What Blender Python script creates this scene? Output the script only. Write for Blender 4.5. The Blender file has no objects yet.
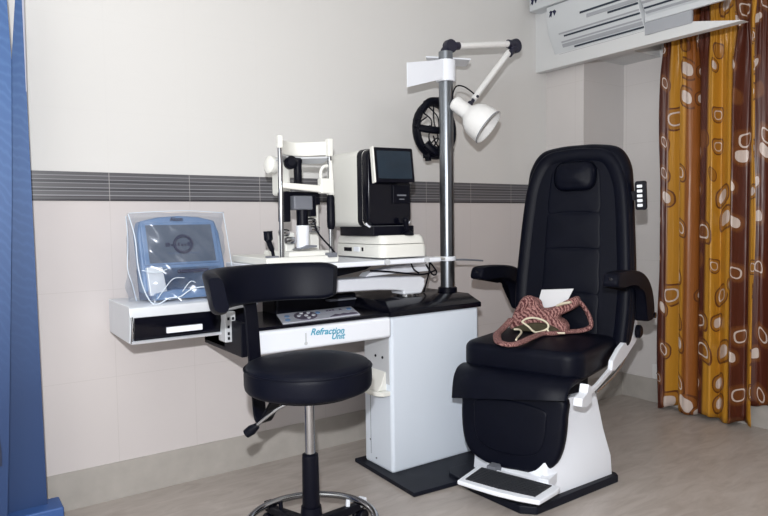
import bpy, bmesh, math, random
from mathutils import Vector, Matrix
random.seed(7)
PI = math.pi
R = math.radians
scene = bpy.context.scene
C = scene.collection

# ------------------------------------------------------------------ materials
def nt(name):
    m = bpy.data.materials.new(name); m.use_nodes = True
    t = m.node_tree; t.nodes.clear()
    o = t.nodes.new('ShaderNodeOutputMaterial'); b = t.nodes.new('ShaderNodeBsdfPrincipled')
    t.links.new(b.outputs[0], o.inputs[0])
    return m, t, b
def node(t, kind, **kw):
    n = t.nodes.new(kind)
    for k, v in kw.items():
        setattr(n, k, v)
    return n
def math_n(t, op, a, b=None, c=None, clamp=False):
    n = node(t, 'ShaderNodeMath', operation=op, use_clamp=clamp)
    for i, v in enumerate((a, b, c)):
        if v is None: continue
        if isinstance(v, (int, float)): n.inputs[i].default_value = v
        else: t.links.new(v, n.inputs[i])
    return n.outputs[0]
def mixc(t, f, a, b):
    n = node(t, 'ShaderNodeMix', data_type='RGBA')
    for i, v in ((0, f), (6, a), (7, b)):
        if isinstance(v, (int, float)): n.inputs[i].default_value = v
        elif isinstance(v, tuple): n.inputs[i].default_value = (*v, 1) if len(v) == 3 else v
        else: t.links.new(v, n.inputs[i])
    return n.outputs[2]
def mat(name, col, rough=.5, metal=0, var=.04, scale=12, bump=0, bscale=200, spec=.5, coat=0):
    m, t, b = nt(name)
    tc = node(t, 'ShaderNodeTexCoord')
    n = node(t, 'ShaderNodeTexNoise'); n.inputs['Scale'].default_value = scale; n.inputs['Detail'].default_value = 4
    t.links.new(tc.outputs['Object'], n.inputs['Vector'])
    lo = tuple(max(0, c*(1-var)) for c in col); hi = tuple(min(1, c*(1+var)) for c in col)
    t.links.new(mixc(t, n.outputs[0], lo, hi), b.inputs['Base Color'])
    b.inputs['Roughness'].default_value = rough; b.inputs['Metallic'].default_value = metal
    b.inputs['Specular IOR Level'].default_value = spec
    if coat: b.inputs['Coat Weight'].default_value = coat; b.inputs['Coat Roughness'].default_value = .08
    if bump:
        n2 = node(t, 'ShaderNodeTexNoise'); n2.inputs['Scale'].default_value = bscale; n2.inputs['Detail'].default_value = 3
        t.links.new(tc.outputs['Object'], n2.inputs['Vector'])
        bp = node(t, 'ShaderNodeBump'); bp.inputs['Strength'].default_value = bump; bp.inputs['Distance'].default_value = .004
        t.links.new(n2.outputs[0], bp.inputs['Height']); t.links.new(bp.outputs[0], b.inputs['Normal'])
    return m
M = {}
M['white'] = mat('white_enamel', (.83, .86, .93), .35, var=.02)
M['offwhite'] = mat('cream_plastic', (.78, .78, .74), .45, var=.02)
M['cabwhite'] = mat('cabinet_enamel', (.72, .785, .88), .3, var=.03, scale=4)
M['leather'] = mat('black_leatherette', (.0022, .0030, .0085), .46, var=.2, bump=.15, bscale=260, spec=.13)
M['black'] = mat('black_plastic', (.003, .0034, .008), .42, var=.2, spec=.13)
M['arm'] = mat('armrest_foam', (.0032, .0038, .009), .55, var=.2, spec=.1)
M['gloss'] = mat('black_gloss', (.0028, .003, .007), .16, var=.1, spec=.22)
M['chrome'] = mat('chrome', (.42, .43, .45), .14, 1)
M['steel'] = mat('brushed_steel', (.25, .27, .30), .30, 1)
M['silver'] = mat('silver_laminate', (.72, .75, .80), .35, .25)
M['grey'] = mat('grey_plastic', (.16, .17, .20), .45)
M['greylight'] = mat('light_grey_plastic', (.55, .57, .60), .45)
M['plate'] = mat('painted_black_plate', (.0055, .007, .014), .45, var=.3, scale=30, spec=.2)
M['paper'] = mat('white_paper', (.75, .75, .78), .8, var=.03)
M['blue'] = mat('blue_plastic', (.115, .205, .37), .4, var=.03)
M['dkblue'] = mat('dark_blue_plastic', (.03, .065, .16), .4, var=.03)
M['navy'] = mat('navy_ink', (.004, .006, .045), .5)
M['screenblue'] = mat('slate_screen', (.070, .092, .135), .3, var=.06, scale=5)
M['screen'] = mat('dark_screen', (.012, .022, .035), .12, var=.3, scale=20)
M['ink'] = mat('blue_ink', (.06, .36, .52), .5)
M['panel'] = mat('panel_lilac', (.60, .62, .70), .45, var=.10, scale=40)
M['purple'] = mat('panel_purple', (.10, .08, .14), .45)
M['iconblue'] = mat('panel_icon_blue', (.18, .34, .60), .45)
M['socket'] = mat('socket_white', (.72, .72, .72), .4)
M['lampwhite'] = mat('lamp_enamel', (.82, .82, .82), .3)
M['cord'] = mat('cream_cord', (.75, .68, .52), .7)
M['olive'] = mat('dark_lining', (.05, .04, .02), .8, var=.4, scale=60)
M['mat_rubber'] = mat('ribbed_rubber', (.02, .022, .028), .6, var=.3, scale=60)
M['rod'] = mat('chrome_rod', (.5, .5, .5), .2, 1)
M['acwhite'] = mat('air_conditioner_white', (.60, .625, .65), .45, var=.02)
M['acgrey'] = mat('air_conditioner_grey', (.36, .375, .41), .5, var=.03)
M['acdark'] = mat('louvre_slot', (.02, .03, .05), .5)
M['pelmet'] = mat('painted_board', (.66, .67, .68), .6, var=.02)
M['pivot'] = mat('lamp_joint', (.012, .012, .03), .4)

def tile_mat(name, c0, c1, horiz_axis, h0, hstep, z0=.145, zstep=.349, upper=None, zsplit=9, grout=(.40, .37, .35), rough=.16):
    """glossy wall tile: faint mottling, thin grout lines in world metres"""
    m, t, b = nt(name)
    g = node(t, 'ShaderNodeNewGeometry'); s = node(t, 'ShaderNodeSeparateXYZ'); t.links.new(g.outputs['Position'], s.inputs[0])
    n = node(t, 'ShaderNodeTexNoise'); n.inputs['Scale'].default_value = 2.2; n.inputs['Detail'].default_value = 6
    t.links.new(g.outputs['Position'], n.inputs['Vector'])
    col = mixc(t, n.outputs[0], c0, c1)
    def line(co, off, step, w):
        a = math_n(t, 'SUBTRACT', co, off); a = math_n(t, 'DIVIDE', a, step)
        a = math_n(t, 'FRACT', a); a = math_n(t, 'SUBTRACT', a, .5); a = math_n(t, 'ABSOLUTE', a)
        return math_n(t, 'GREATER_THAN', a, .5 - w/step)
    lh = line(s.outputs[horiz_axis], h0, hstep, .0011); lz = line(s.outputs[2], z0, zstep, .0011)
    l = math_n(t, 'MAXIMUM', lh, lz)
    if upper:
        up = math_n(t, 'GREATER_THAN', s.outputs[2], zsplit)
        col = mixc(t, up, col, upper)
        l = math_n(t, 'MULTIPLY', l, math_n(t, 'SUBTRACT', 1, math_n(t, 'MULTIPLY', up, .85)))
    l = math_n(t, 'MULTIPLY', l, .30)
    t.links.new(mixc(t, l, col, grout), b.inputs['Base Color'])
    b.inputs['Roughness'].default_value = rough
    bp = node(t, 'ShaderNodeBump'); bp.inputs['Strength'].default_value = .06; bp.inputs['Distance'].default_value = .002
    t.links.new(n.outputs[0], bp.inputs['Height']); t.links.new(bp.outputs[0], b.inputs['Normal'])
    return m
M['wall_back'] = tile_mat('wall_tile_back', (.58, .54, .54), (.635, .595, .59), 0, .583, .3175, upper=(.68, .672, .662), zsplit=1.25)
M['wall_right'] = tile_mat('wall_tile_right', (.61, .585, .58), (.68, .655, .65), 1, .5, .32)
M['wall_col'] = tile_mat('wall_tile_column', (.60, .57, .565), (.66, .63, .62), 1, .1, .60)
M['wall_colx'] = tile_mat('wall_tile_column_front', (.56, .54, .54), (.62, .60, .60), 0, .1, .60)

def border_mat():
    m, t, b = nt('striped_tile_border')
    g = node(t, 'ShaderNodeNewGeometry'); s = node(t, 'ShaderNodeSeparateXYZ'); t.links.new(g.outputs['Position'], s.inputs[0])
    v = math_n(t, 'MULTIPLY', math_n(t, 'SUBTRACT', s.outputs[2], 1.192), 1/.111)
    r = node(t, 'ShaderNodeValToRGB'); r.color_ramp.interpolation = 'CONSTANT'
    dk = (.060, .060, .068, 1); md = (.10, .098, .108, 1); lt = (.25, .25, .27, 1)
    stops = [(0, (.035, .033, .04, 1)), (.06, md), (.13, dk), (.17, lt), (.21, md), (.33, lt), (.355, dk), (.44, lt), (.465, md), (.60, lt), (.625, dk), (.72, lt), (.745, md), (.86, lt), (.885, md)]
    e = r.color_ramp.elements
    e[0].position, e[0].color = stops[0]; e[1].position, e[1].color = stops[1]
    for p, c in stops[2:]:
        n = e.new(p); n.color = c
    t.links.new(v, r.inputs[0])
    a = math_n(t, 'DIVIDE', math_n(t, 'SUBTRACT', s.outputs[0], .583), .3175)
    a = math_n(t, 'ABSOLUTE', math_n(t, 'SUBTRACT', math_n(t, 'FRACT', a), .5))
    l = math_n(t, 'MULTIPLY', math_n(t, 'GREATER_THAN', a, .4955), .6)
    t.links.new(mixc(t, l, r.outputs[0], (.45, .43, .42)), b.inputs['Base Color'])
    b.inputs['Roughness'].default_value = .3
    return m
M['border'] = border_mat()

def floor_mat():
    m, t, b = nt('floor_marble_tile')
    g = node(t, 'ShaderNodeNewGeometry')
    mp = node(t, 'ShaderNodeMapping'); mp.inputs['Rotation'].default_value = (0, 0, R(-25)); mp.inputs['Scale'].default_value = (3.0, 11, 1)
    t.links.new(g.outputs['Position'], mp.inputs[0])
    n = node(t, 'ShaderNodeTexNoise'); n.inputs['Scale'].default_value = 1.6; n.inputs['Detail'].default_value = 9; n.inputs['Roughness'].default_value = .62; n.inputs['Distortion'].default_value = 1.1
    t.links.new(mp.outputs[0], n.inputs['Vector'])
    r = node(t, 'ShaderNodeValToRGB'); e = r.color_ramp.elements
    e[0].position = .30; e[0].color = (.345, .300, .272, 1); e[1].position = .68; e[1].color = (.46, .415, .385, 1)
    t.links.new(n.outputs[0], r.inputs[0])
    t.links.new(r.outputs[0], b.inputs['Base Color'])
    b.inputs['Roughness'].default_value = .38
    return m
M['floor'] = floor_mat()
M['skirt'] = mat('skirting_marble', (.40, .375, .35), .35, var=.16, scale=14)
M['ceiling'] = mat('ceiling_paint', (.7, .7, .68), .8, var=.01)

def banner_mat():
    m, t, b = nt('blue_printed_banner')
    g = node(t, 'ShaderNodeTexCoord')
    mp = node(t, 'ShaderNodeMapping'); mp.inputs['Scale'].default_value = (2.2, 1, 1); mp.inputs['Rotation'].default_value = (0, R(20), 0)
    t.links.new(g.outputs['Object'], mp.inputs[0])
    w = node(t, 'ShaderNodeTexWave', wave_type='RINGS', rings_direction='Y'); w.inputs['Scale'].default_value = 9; w.inputs['Distortion'].default_value = 6; w.inputs['Detail'].default_value = 2; w.inputs['Detail Scale'].default_value = 1.2
    t.links.new(mp.outputs[0], w.inputs['Vector'])
    s = node(t, 'ShaderNodeSeparateXYZ'); t.links.new(g.outputs['Object'], s.inputs[0])
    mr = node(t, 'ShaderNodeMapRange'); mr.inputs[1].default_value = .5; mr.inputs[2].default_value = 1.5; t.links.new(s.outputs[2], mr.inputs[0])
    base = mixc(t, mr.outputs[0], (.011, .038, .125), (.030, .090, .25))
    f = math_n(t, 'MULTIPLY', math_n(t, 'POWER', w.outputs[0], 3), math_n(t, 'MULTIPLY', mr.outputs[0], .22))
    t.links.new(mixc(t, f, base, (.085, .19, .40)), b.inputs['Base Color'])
    b.inputs['Roughness'].default_value = .55
    return m
M['banner'] = banner_mat()
M['bannerdark'] = mat('banner_navy', (.03, .085, .26), .55, var=.2, scale=3)
M['bannerlower'] = mat('banner_black_print', (.01, .018, .05), .4, var=.2)
M['bannerwhite'] = mat('banner_white_edge', (.42, .43, .52), .5)

def curtain_mat():
    m, t, b = nt('printed_satin_curtain')
    uv = node(t, 'ShaderNodeUVMap'); uv.uv_map = 'UVMap'
    s = node(t, 'ShaderNodeSeparateXYZ'); t.links.new(uv.outputs[0], s.inputs[0])
    # vertical woven bands, u in metres of cloth
    r = node(t, 'ShaderNodeValToRGB'); r.color_ramp.interpolation = 'EASE'
    u = math_n(t, 'FRACT', math_n(t, 'DIVIDE', s.outputs[0], .72))
    br = (.080, .017, .008, 1); gold = (.50, .235, .022, 1); org = (.27, .085, .014, 1)
    e = r.color_ramp.elements
    e[0].position = 0; e[0].color = br; e[1].position = .09; e[1].color = br
    for p, c in ((.12, gold), (.33, gold), (.37, org), (.44, org), (.47, br), (.60, br), (.63, gold), (.90, gold), (.94, br), (1, br)):
        n = e.new(p); n.color = c
    t.links.new(u, r.inputs[0])
    mp = node(t, 'ShaderNodeMapping'); mp.inputs['Scale'].default_value = (1/.165, 1/.165, 1)
    t.links.new(uv.outputs[0], mp.inputs[0])
    nz = node(t, 'ShaderNodeTexNoise'); nz.inputs['Scale'].default_value = 1.3
    t.links.new(mp.outputs[0], nz.inputs['Vector'])
    add = node(t, 'ShaderNodeVectorMath', operation='MULTIPLY_ADD'); add.inputs[1].default_value = (.12, .12, 0)
    t.links.new(nz.outputs['Color'], add.inputs[0]); t.links.new(mp.outputs[0], add.inputs[2])
    v = node(t, 'ShaderNodeTexVoronoi', voronoi_dimensions='2D', distance='MINKOWSKI', feature='F1')
    v.inputs['Exponent'].default_value = 2.6; v.inputs['Randomness'].default_value = .72; v.inputs['Scale'].default_value = 1
    t.links.new(add.outputs[0], v.inputs['Vector'])
    cs = node(t, 'ShaderNodeSeparateColor'); t.links.new(v.outputs['Color'], cs.inputs[0])
    size = math_n(t, 'ADD', math_n(t, 'MULTIPLY', cs.outputs[0], .50), .52)   # per-motif size
    d = math_n(t, 'DIVIDE', v.outputs['Distance'], size)
    def band(a, c): return math_n(t, 'MULTIPLY', math_n(t, 'GREATER_THAN', d, a), math_n(t, 'LESS_THAN', d, c))
    col = r.outputs[0]
    col = mixc(t, math_n(t, 'MULTIPLY', band(0, .38), .50), col, (.24, .085, .02))
    col = mixc(t, math_n(t, 'MULTIPLY', band(.33, .39), .95), col, (.12, .035, .012))
    kind = math_n(t, 'GREATER_THAN', cs.outputs[1], .42)
    core = math_n(t, 'MULTIPLY', band(-1, .22), kind)
    ring = math_n(t, 'MULTIPLY', band(.175, .225), math_n(t, 'SUBTRACT', 1, kind))
    big = math_n(t, 'GREATER_THAN', cs.outputs[2], .16)
    wh = math_n(t, 'MULTIPLY', math_n(t, 'MAXIMUM', core, ring), big)
    col = mixc(t, wh, col, (.62, .52, .47))
    t.links.new(col, b.inputs['Base Color'])
    b.inputs['Roughness'].default_value = .36; b.inputs['Sheen Weight'].default_value = 0
    b.inputs['Anisotropic'].default_value = .4
    n2 = node(t, 'ShaderNodeTexNoise'); n2.inputs['Scale'].default_value = 9
    mp2 = node(t, 'ShaderNodeMapping'); mp2.inputs['Scale'].default_value = (6, .35, 1); t.links.new(uv.outputs[0], mp2.inputs[0]); t.links.new(mp2.outputs[0], n2.inputs['Vector'])
    bp = node(t, 'ShaderNodeBump'); bp.inputs['Strength'].default_value = .35; bp.inputs['Distance'].default_value = .01
    t.links.new(n2.outputs[0], bp.inputs['Height']); t.links.new(bp.outputs[0], b.inputs['Normal'])
    return m
M['curtain'] = curtain_mat()

def knit_mat():
    m, t, b = nt('maroon_knit')
    g = node(t, 'ShaderNodeTexCoord')
    n = node(t, 'ShaderNodeTexNoise'); n.inputs['Scale'].default_value = 170; n.inputs['Detail'].default_value = 2
    t.links.new(g.outputs['Object'], n.inputs['Vector'])
    w = node(t, 'ShaderNodeTexWave'); w.inputs['Scale'].default_value = 42; w.inputs['Distortion'].default_value = 5; w.inputs['Detail'].default_value = 2
    t.links.new(g.outputs['Object'], w.inputs['Vector'])
    r = node(t, 'ShaderNodeValToRGB'); e = r.color_ramp.elements
    e[0].position = .38; e[0].color = (.075, .014, .018, 1); e[1].position = .64; e[1].color = (.42, .22, .20, 1)
    f = math_n(t, 'ADD', math_n(t, 'MULTIPLY', n.outputs[0], .75), math_n(t, 'MULTIPLY', w.outputs[0], .25))
    t.links.new(f, r.inputs[0]); t.links.new(r.outputs[0], b.inputs['Base Color'])
    b.inputs['Roughness'].default_value = .9
    bp = node(t, 'ShaderNodeBump'); bp.inputs['Strength'].default_value = .8; bp.inputs['Distance'].default_value = .004
    t.links.new(f, bp.inputs['Height']); t.links.new(bp.outputs[0], b.inputs['Normal'])
    return m
M['knit'] = knit_mat()

def film_mat():
    m = bpy.data.materials.new('clear_plastic_film'); m.use_nodes = True
    t = m.node_tree; t.nodes.clear()
    o = t.nodes.new('ShaderNodeOutputMaterial')
    tr = t.nodes.new('ShaderNodeBsdfTransparent'); tr.inputs[0].default_value = (.90, .92, .95, 1)
    gl = t.nodes.new('ShaderNodeBsdfGlossy'); gl.inputs['Roughness'].default_value = .24; gl.inputs[0].default_value = (.9, .93, 1, 1)
    df = t.nodes.new('ShaderNodeBsdfDiffuse'); df.inputs[0].default_value = (.75, .80, .88, 1)
    tc = node(t, 'ShaderNodeTexCoord')
    n = node(t, 'ShaderNodeTexNoise'); n.inputs['Scale'].default_value = 7; n.inputs['Detail'].default_value = 1; n.inputs['Distortion'].default_value = 1.0
    t.links.new(tc.outputs['Object'], n.inputs['Vector'])
    bp = node(t, 'ShaderNodeBump'); bp.inputs['Strength'].default_value = .6; bp.inputs['Distance'].default_value = .02
    t.links.new(n.outputs[0], bp.inputs['Height']); t.links.new(bp.outputs[0], gl.inputs['Normal'])
    m1 = t.nodes.new('ShaderNodeMixShader'); m1.inputs[0].default_value = .045
    t.links.new(tr.outputs[0], m1.inputs[1]); t.links.new(df.outputs[0], m1.inputs[2])
    m2 = t.nodes.new('ShaderNodeMixShader'); m2.inputs[0].default_value = .05
    t.links.new(m1.outputs[0], m2.inputs[1]); t.links.new(gl.outputs[0], m2.inputs[2])
    t.links.new(m2.outputs[0], o.inputs[0])
    return m
M['film'] = film_mat()
M['filmseam'] = mat('plastic_film_fold', (.62, .70, .80), .25, var=.05)

# ------------------------------------------------------------------ mesh helpers
def NB(): return bmesh.new()
def box(bm, x0, x1, y0, y1, z0, z1, mtx=None):
    r = bmesh.ops.create_cube(bm, size=1)
    for v in r['verts']:
        v.co = Vector((x0 + (v.co.x+.5)*(x1-x0), y0 + (v.co.y+.5)*(y1-y0), z0 + (v.co.z+.5)*(z1-z0)))
        if mtx: v.co = mtx @ v.co
    return bm
def loft(bm, rings, cap=True, closed_path=False):
    vs = [[bm.verts.new(p) for p in r] for r in rings]
    n = len(rings[0]); k = len(rings)
    for i in range(k if closed_path else k-1):
        a, b = vs[i], vs[(i+1) % k]
        for j in range(n):
            bm.faces.new((a[j], a[(j+1) % n], b[(j+1) % n], b[j]))
    if cap and not closed_path:
        bm.faces.new(list(reversed(vs[0]))); bm.faces.new(vs[-1])
    bmesh.ops.recalc_face_normals(bm, faces=bm.faces)
    return bm
def prism(bm, pts, axis, a0, a1, mtx=None):
    """2D profile extruded along an axis ('x': pts are (y,z); 'y': (x,z); 'z': (x,y))"""
    def mk(p, a):
        v = {'x': (a, p[0], p[1]), 'y': (p[0], a, p[1]), 'z': (p[0], p[1], a)}[axis]
        v = Vector(v)
        return mtx @ v if mtx else v
    return loft(bm, [[mk(p, a0) for p in pts], [mk(p, a1) for p in pts]])
def smooth_path(pts, n=6, closed=False):
    P = [Vector(p) for p in pts]; out = []
    k = len(P)
    for i in range(k if closed else k-1):
        if closed: p0, p1, p2, p3 = P[(i-1) % k], P[i], P[(i+1) % k], P[(i+2) % k]
        else: p0, p1, p2, p3 = P[max(i-1, 0)], P[i], P[i+1], P[min(i+2, k-1)]
        for j in range(n):
            s = j/n
            out.append(.5*((2*p1) + (-p0+p2)*s + (2*p0-5*p1+4*p2-p3)*s*s + (-p0+3*p1-3*p2+p3)*s**3))
    if not closed: out.append(P[-1])
    return out
def tube(bm, pts, r, n=12, closed=False, flat=None):
    """r: number or list; flat=(a,b) makes an elliptic section (a across, b along up)"""
    P = [Vector(p) for p in pts]; k = len(P)
    up = Vector((0, 0, 1)); rings = []
    prev = None
    for i in range(k):
        if closed: d = (P[(i+1) % k] - P[(i-1) % k])
        else: d = P[min(i+1, k-1)] - P[max(i-1, 0)]
        d.normalize()
        if prev is None:
            a = d.cross(up)
            if a.length < .05: a = d.cross(Vector((0, 1, 0)))
        else:
            a = prev - d*prev.dot(d)
        a.normalize(); prev = a; b = d.cross(a)
        rr = r[i] if isinstance(r, (list, tuple)) else r
        fa, fb = flat if flat else (1, 1)
        rings.append([P[i] + a*math.cos(2*PI*j/n)*rr*fa + b*math.sin(2*PI*j/n)*rr*fb for j in range(n)])
    return loft(bm, rings, closed_path=closed)
def lathe(bm, prof, origin=(0, 0, 0), direction=(0, 0, 1), n=32, cap=True):
    q = Vector((0, 0, 1)).rotation_difference(Vector(direction).normalized()).to_matrix()
    rings = [[q @ Vector((max(r, 1e-4)*math.cos(2*PI*j/n), max(r, 1e-4)*math.sin(2*PI*j/n), z)) + Vector(origin) for j in range(n)] for r, z in prof]
    return loft(bm, rings, cap=cap)
def rrect(w, h, r, n=6, cx=0, cy=0):
    """rounded rectangle outline (half sizes w,h)"""
    out = []
    for qx, qy, a0 in ((1, 1, 0), (-1, 1, 90), (-1, -1, 180), (1, -1, 270)):
        for i in range(n+1):
            a = R(a0 + 90*i/n)
            out.append((cx + qx*(w-r) + r*math.cos(a), cy + qy*(h-r) + r*math.sin(a)))
    return out
def outline_smooth(pts, n=5):
    return [(p.x, p.y) for p in smooth_path([(a, b, 0) for a, b in pts], n, True)]
def pillow(bm, outline, frame, depth, edge=.02, crown=.0, steps=5, back_crown=0):
    """soft pad: 2D outline (u,v) with a rounded edge; frame(u,v,d) -> world. d from 0 (back) to depth (front)"""
    cx = sum(p[0] for p in outline)/len(outline); cy = sum(p[1] for p in outline)/len(outline)
    def inset(k, e):
        o = []
        for p in outline:
            dx, dy = p[0]-cx, p[1]-cy; L = math.hypot(dx, dy)
            f = max(0, (L-e)/L)*k
            o.append((cx+dx*f, cy+dy*f))
        return o
    rings = []
    for i in range(steps+1):
        a = PI/2*i/steps
        rings.append([frame(u, v, edge*(1-math.sin(a))) for u, v in inset(1, edge*(1-math.cos(PI/2*(1-i/steps)) ) )] if False else
                     [frame(u, v, edge*(1-math.cos(a))) for u, v in inset(1, edge*(1-math.sin(a)))])
    for i in range(steps+1):
        a = PI/2*i/steps
        rings.append([frame(u, v, depth-edge+edge*math.sin(a)) for u, v in inset(1, edge*(1-math.cos(a)))])
    for k in (.85, .65, .4, .15):
        rings.append([frame(u, v, depth+crown*(1-k*k)) for u, v in inset(k, edge)])
    return loft(bm, rings)
def sphere(bm, c, r, s=(1, 1, 1), seg=20):
    m = Matrix.Translation(c) @ Matrix.Diagonal((*s, 1))
    bmesh.ops.create_uvsphere(bm, u_segments=seg, v_segments=max(8, seg//2), radius=r, matrix=m)
    return bm

def obj(name, bm, m, parent=None, bevel=0, seg=3, ang=35, local=False, sub=0, ws=None):
    """link ONE mesh object; vertices are given in world metres unless local"""
    bmesh.ops.remove_doubles(bm, verts=bm.verts, dist=1e-6)
    bmesh.ops.recalc_face_normals(bm, faces=bm.faces)
    root = parent
    while root is not None and root.parent: root = root.parent
    if root is not None and not local:
        inv = root.matrix_basis.inverted()
        for v in bm.verts: v.co = inv @ v.co
    loc = Vector((0, 0, 0))
    if parent is None:
        xs = [v.co.x for v in bm.verts]; ys = [v.co.y for v in bm.verts]; zs = [v.co.z for v in bm.verts]
        loc = Vector(((min(xs)+max(xs))/2, (min(ys)+max(ys))/2, min(zs)))
        for v in bm.verts: v.co -= loc
    me = bpy.data.meshes.new(name); 
    for f in bm.faces: f.smooth = True
    bm.to_mesh(me); bm.free()
    me.materials.append(M[m] if isinstance(m, str) else m)
    o = bpy.data.objects.new(name, me); C.objects.link(o); o.location = loc
    if parent is not None: o.parent = parent
    if bevel:
        b = o.modifiers.new('bevel', 'BEVEL'); b.width = bevel; b.segments = seg; b.limit_method = 'ANGLE'; b.angle_limit = R(40); b.harden_normals = True
    elif sub:
        s = o.modifiers.new('sub', 'SUBSURF'); s.levels = sub; s.render_levels = sub
    else:
        me.set_sharp_from_angle(angle=R(ang))
    return o
def thing(name, label, cat, loc=(0, 0, 0), rz=0, group=None):
    o = bpy.data.objects.new(name, None); C.objects.link(o); o.location = loc; o.rotation_euler = (0, 0, rz)
    o.empty_display_size = .05
    o['label'] = label; o['category'] = cat
    if group: o['group'] = group
    o.matrix_basis = Matrix.Translation(loc) @ Matrix.Rotation(rz, 4, 'Z')
    return o
def tag(o, label, cat, group=None):
    o['label'] = label; o['category'] = cat
    if group: o['group'] = group
    return o
def struct(name, bm, m, label=None, **kw):
    o = obj(name, bm, m, **kw); o['kind'] = 'structure'
    if label: o['label'] = label
    return o
def text(name, body, m, parent, size, origin, xdir, updir, extrude=.0006, shear=0, bold=0):
    cu = bpy.data.curves.new(name, 'FONT'); cu.body = body; cu.size = size; cu.extrude = extrude; cu.shear = shear; cu.align_x = 'CENTER'; cu.align_y = 'CENTER'; cu.offset = bold
    tmp = bpy.data.objects.new(name, cu); C.objects.link(tmp)
    bpy.context.view_layer.update()
    me = bpy.data.meshes.new_from_object(tmp.evaluated_get(bpy.context.evaluated_depsgraph_get()))
    bpy.data.objects.remove(tmp)
    x = Vector(xdir).normalized(); u = Vector(updir).normalized(); z = x.cross(u)
    mw = Matrix(((x.x, u.x, z.x, origin[0]), (x.y, u.y, z.y, origin[1]), (x.z, u.z, z.z, origin[2]), (0, 0, 0, 1)))
    bm = NB(); bm.from_mesh(me); bpy.data.meshes.remove(me)
    for v in bm.verts: v.co = mw @ v.co
    return obj(name, bm, m, parent)

# ------------------------------------------------------------------ the room
YB, XR, H = 2.718, 3.492, 2.75          # back wall, right wall, ceiling
COLX, COLY = 3.115, 2.440               # corner column faces
struct('floor', box(NB(), -1.6, XR+.1, -2.4, YB+.1, -.08, 0), 'floor')
struct('ceiling', box(NB(), -1.6, XR+.1, -2.4, YB+.1, H, H+.08), 'ceiling')
struct('wall_back', box(NB(), -1.6, XR+.1, YB, YB+.1, 0, H), 'wall_back')
struct('wall_right', box(NB(), XR, XR+.1, -2.4, YB, 0, H), 'wall_right')
struct('wall_left', box(NB(), -1.7, -1.6, -2.4, YB, 0, H), 'ceiling')
cb = NB(); box(cb, COLX, XR, COLY, YB, 0, H)
colm = struct('wall_column', cb, 'wall_col')
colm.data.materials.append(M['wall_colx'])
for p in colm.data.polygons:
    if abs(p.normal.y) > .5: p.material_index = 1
struct('trim_1', box(NB(), -1.6, COLX, YB-.004, YB+.001, 1.192, 1.303), 'border', 'dark grey striped tile border running along the back wall')
struct('baseboard_back', box(NB(), -1.6, COLX, YB-.006, YB, 0, .148), 'skirt')
struct('baseboard_column', box(NB(), COLX-.006, XR, COLY-.006, YB, 0, .140), 'skirt')
struct('baseboard_right', box(NB(), XR-.006, XR, -2.4, COLY-.006, 0, .137), 'skirt')
# soffit box in the corner and the white board that carries on over the curtain
struct('trim_2', box(NB(), 3.03, XR, 2.20, YB, 2.018, H), 'pelmet', 'white boxed soffit in the corner above the column')
pb = NB(); prism(pb, [(YB, 1.972), (1.500, 1.972), (1.735, 2.026), (1.98, 2.018), (1.98, H), (YB, H)], 'x', 3.022, 3.07)
struct('trim_3', pb, 'pelmet', 'white board running from the soffit across the curtain top')

# ------------------------------------------------------------------ blue banners at the left edge
def slab(pts, y0, y1):
    bm = NB(); prism(bm, pts, 'y', y0, y1); return bm
t = thing('banner_stand', 'upright blue printed banner with pale wave lines, nearest the back wall', 'banner', (.15, 2.5, 0))
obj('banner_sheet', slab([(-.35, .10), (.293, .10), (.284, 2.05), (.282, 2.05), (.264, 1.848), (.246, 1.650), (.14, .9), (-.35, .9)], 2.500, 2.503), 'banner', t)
obj('banner_edge', slab([(.2842, 1.55), (.2865, 1.55), (.2925, 2.05), (.2842, 2.05)], 2.499, 2.504), 'bannerwhite', t)
obj('banner_base', box(NB(), -.35, .337, 2.44, 2.55, 0, .128), 'bannerdark', t, bevel=.006)
t = thing('banner_stand', 'darker blue banner with slanted right edge, cut off by the left picture edge', 'banner', (-.05, 2.42, 0))
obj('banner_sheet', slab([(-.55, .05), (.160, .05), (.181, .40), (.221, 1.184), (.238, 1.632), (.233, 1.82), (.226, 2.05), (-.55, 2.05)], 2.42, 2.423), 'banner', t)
obj('banner_panel', slab([(-.55, .32), (.158, .32), (.158, .37), (.140, .62), (.130, .9), (-.55, .9)], 2.416, 2.420), 'bannerlower', t)
obj('banner_foot', box(NB(), -.55, .12, 2.37, 2.47, 0, .05), 'bannerdark', t, bevel=.005)

# ------------------------------------------------------------------ refraction unit
U = thing('refraction_unit', 'white and black refraction unit with cabinet, steel column, console tray and drawer', 'medical desk', (1.83, 2.3, 0))
obj('base_plate', prism(NB(), [(1.528, 2.008), (2.16, 1.965), (2.19, 2.475), (1.545, 2.475)], 'z', 0, .018), 'plate', U, bevel=.004)
obj('cabinet', box(NB(), 1.578, 2.083, 2.222, 2.440, .012, .694), 'cabwhite', U, bevel=.016, seg=4)
bm = NB(); box(bm, 1.5755, 1.5785, 2.236, 2.424, .40, .672)
obj('side_panel', bm, 'greylight', U, bevel=.002)
for y in (2.336, 2.283): obj('screw', lathe(NB(), [(.006, 0), (.006, .003)], (1.5755, y, .511), (-1, 0, 0), 12), 'black', U)
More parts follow.
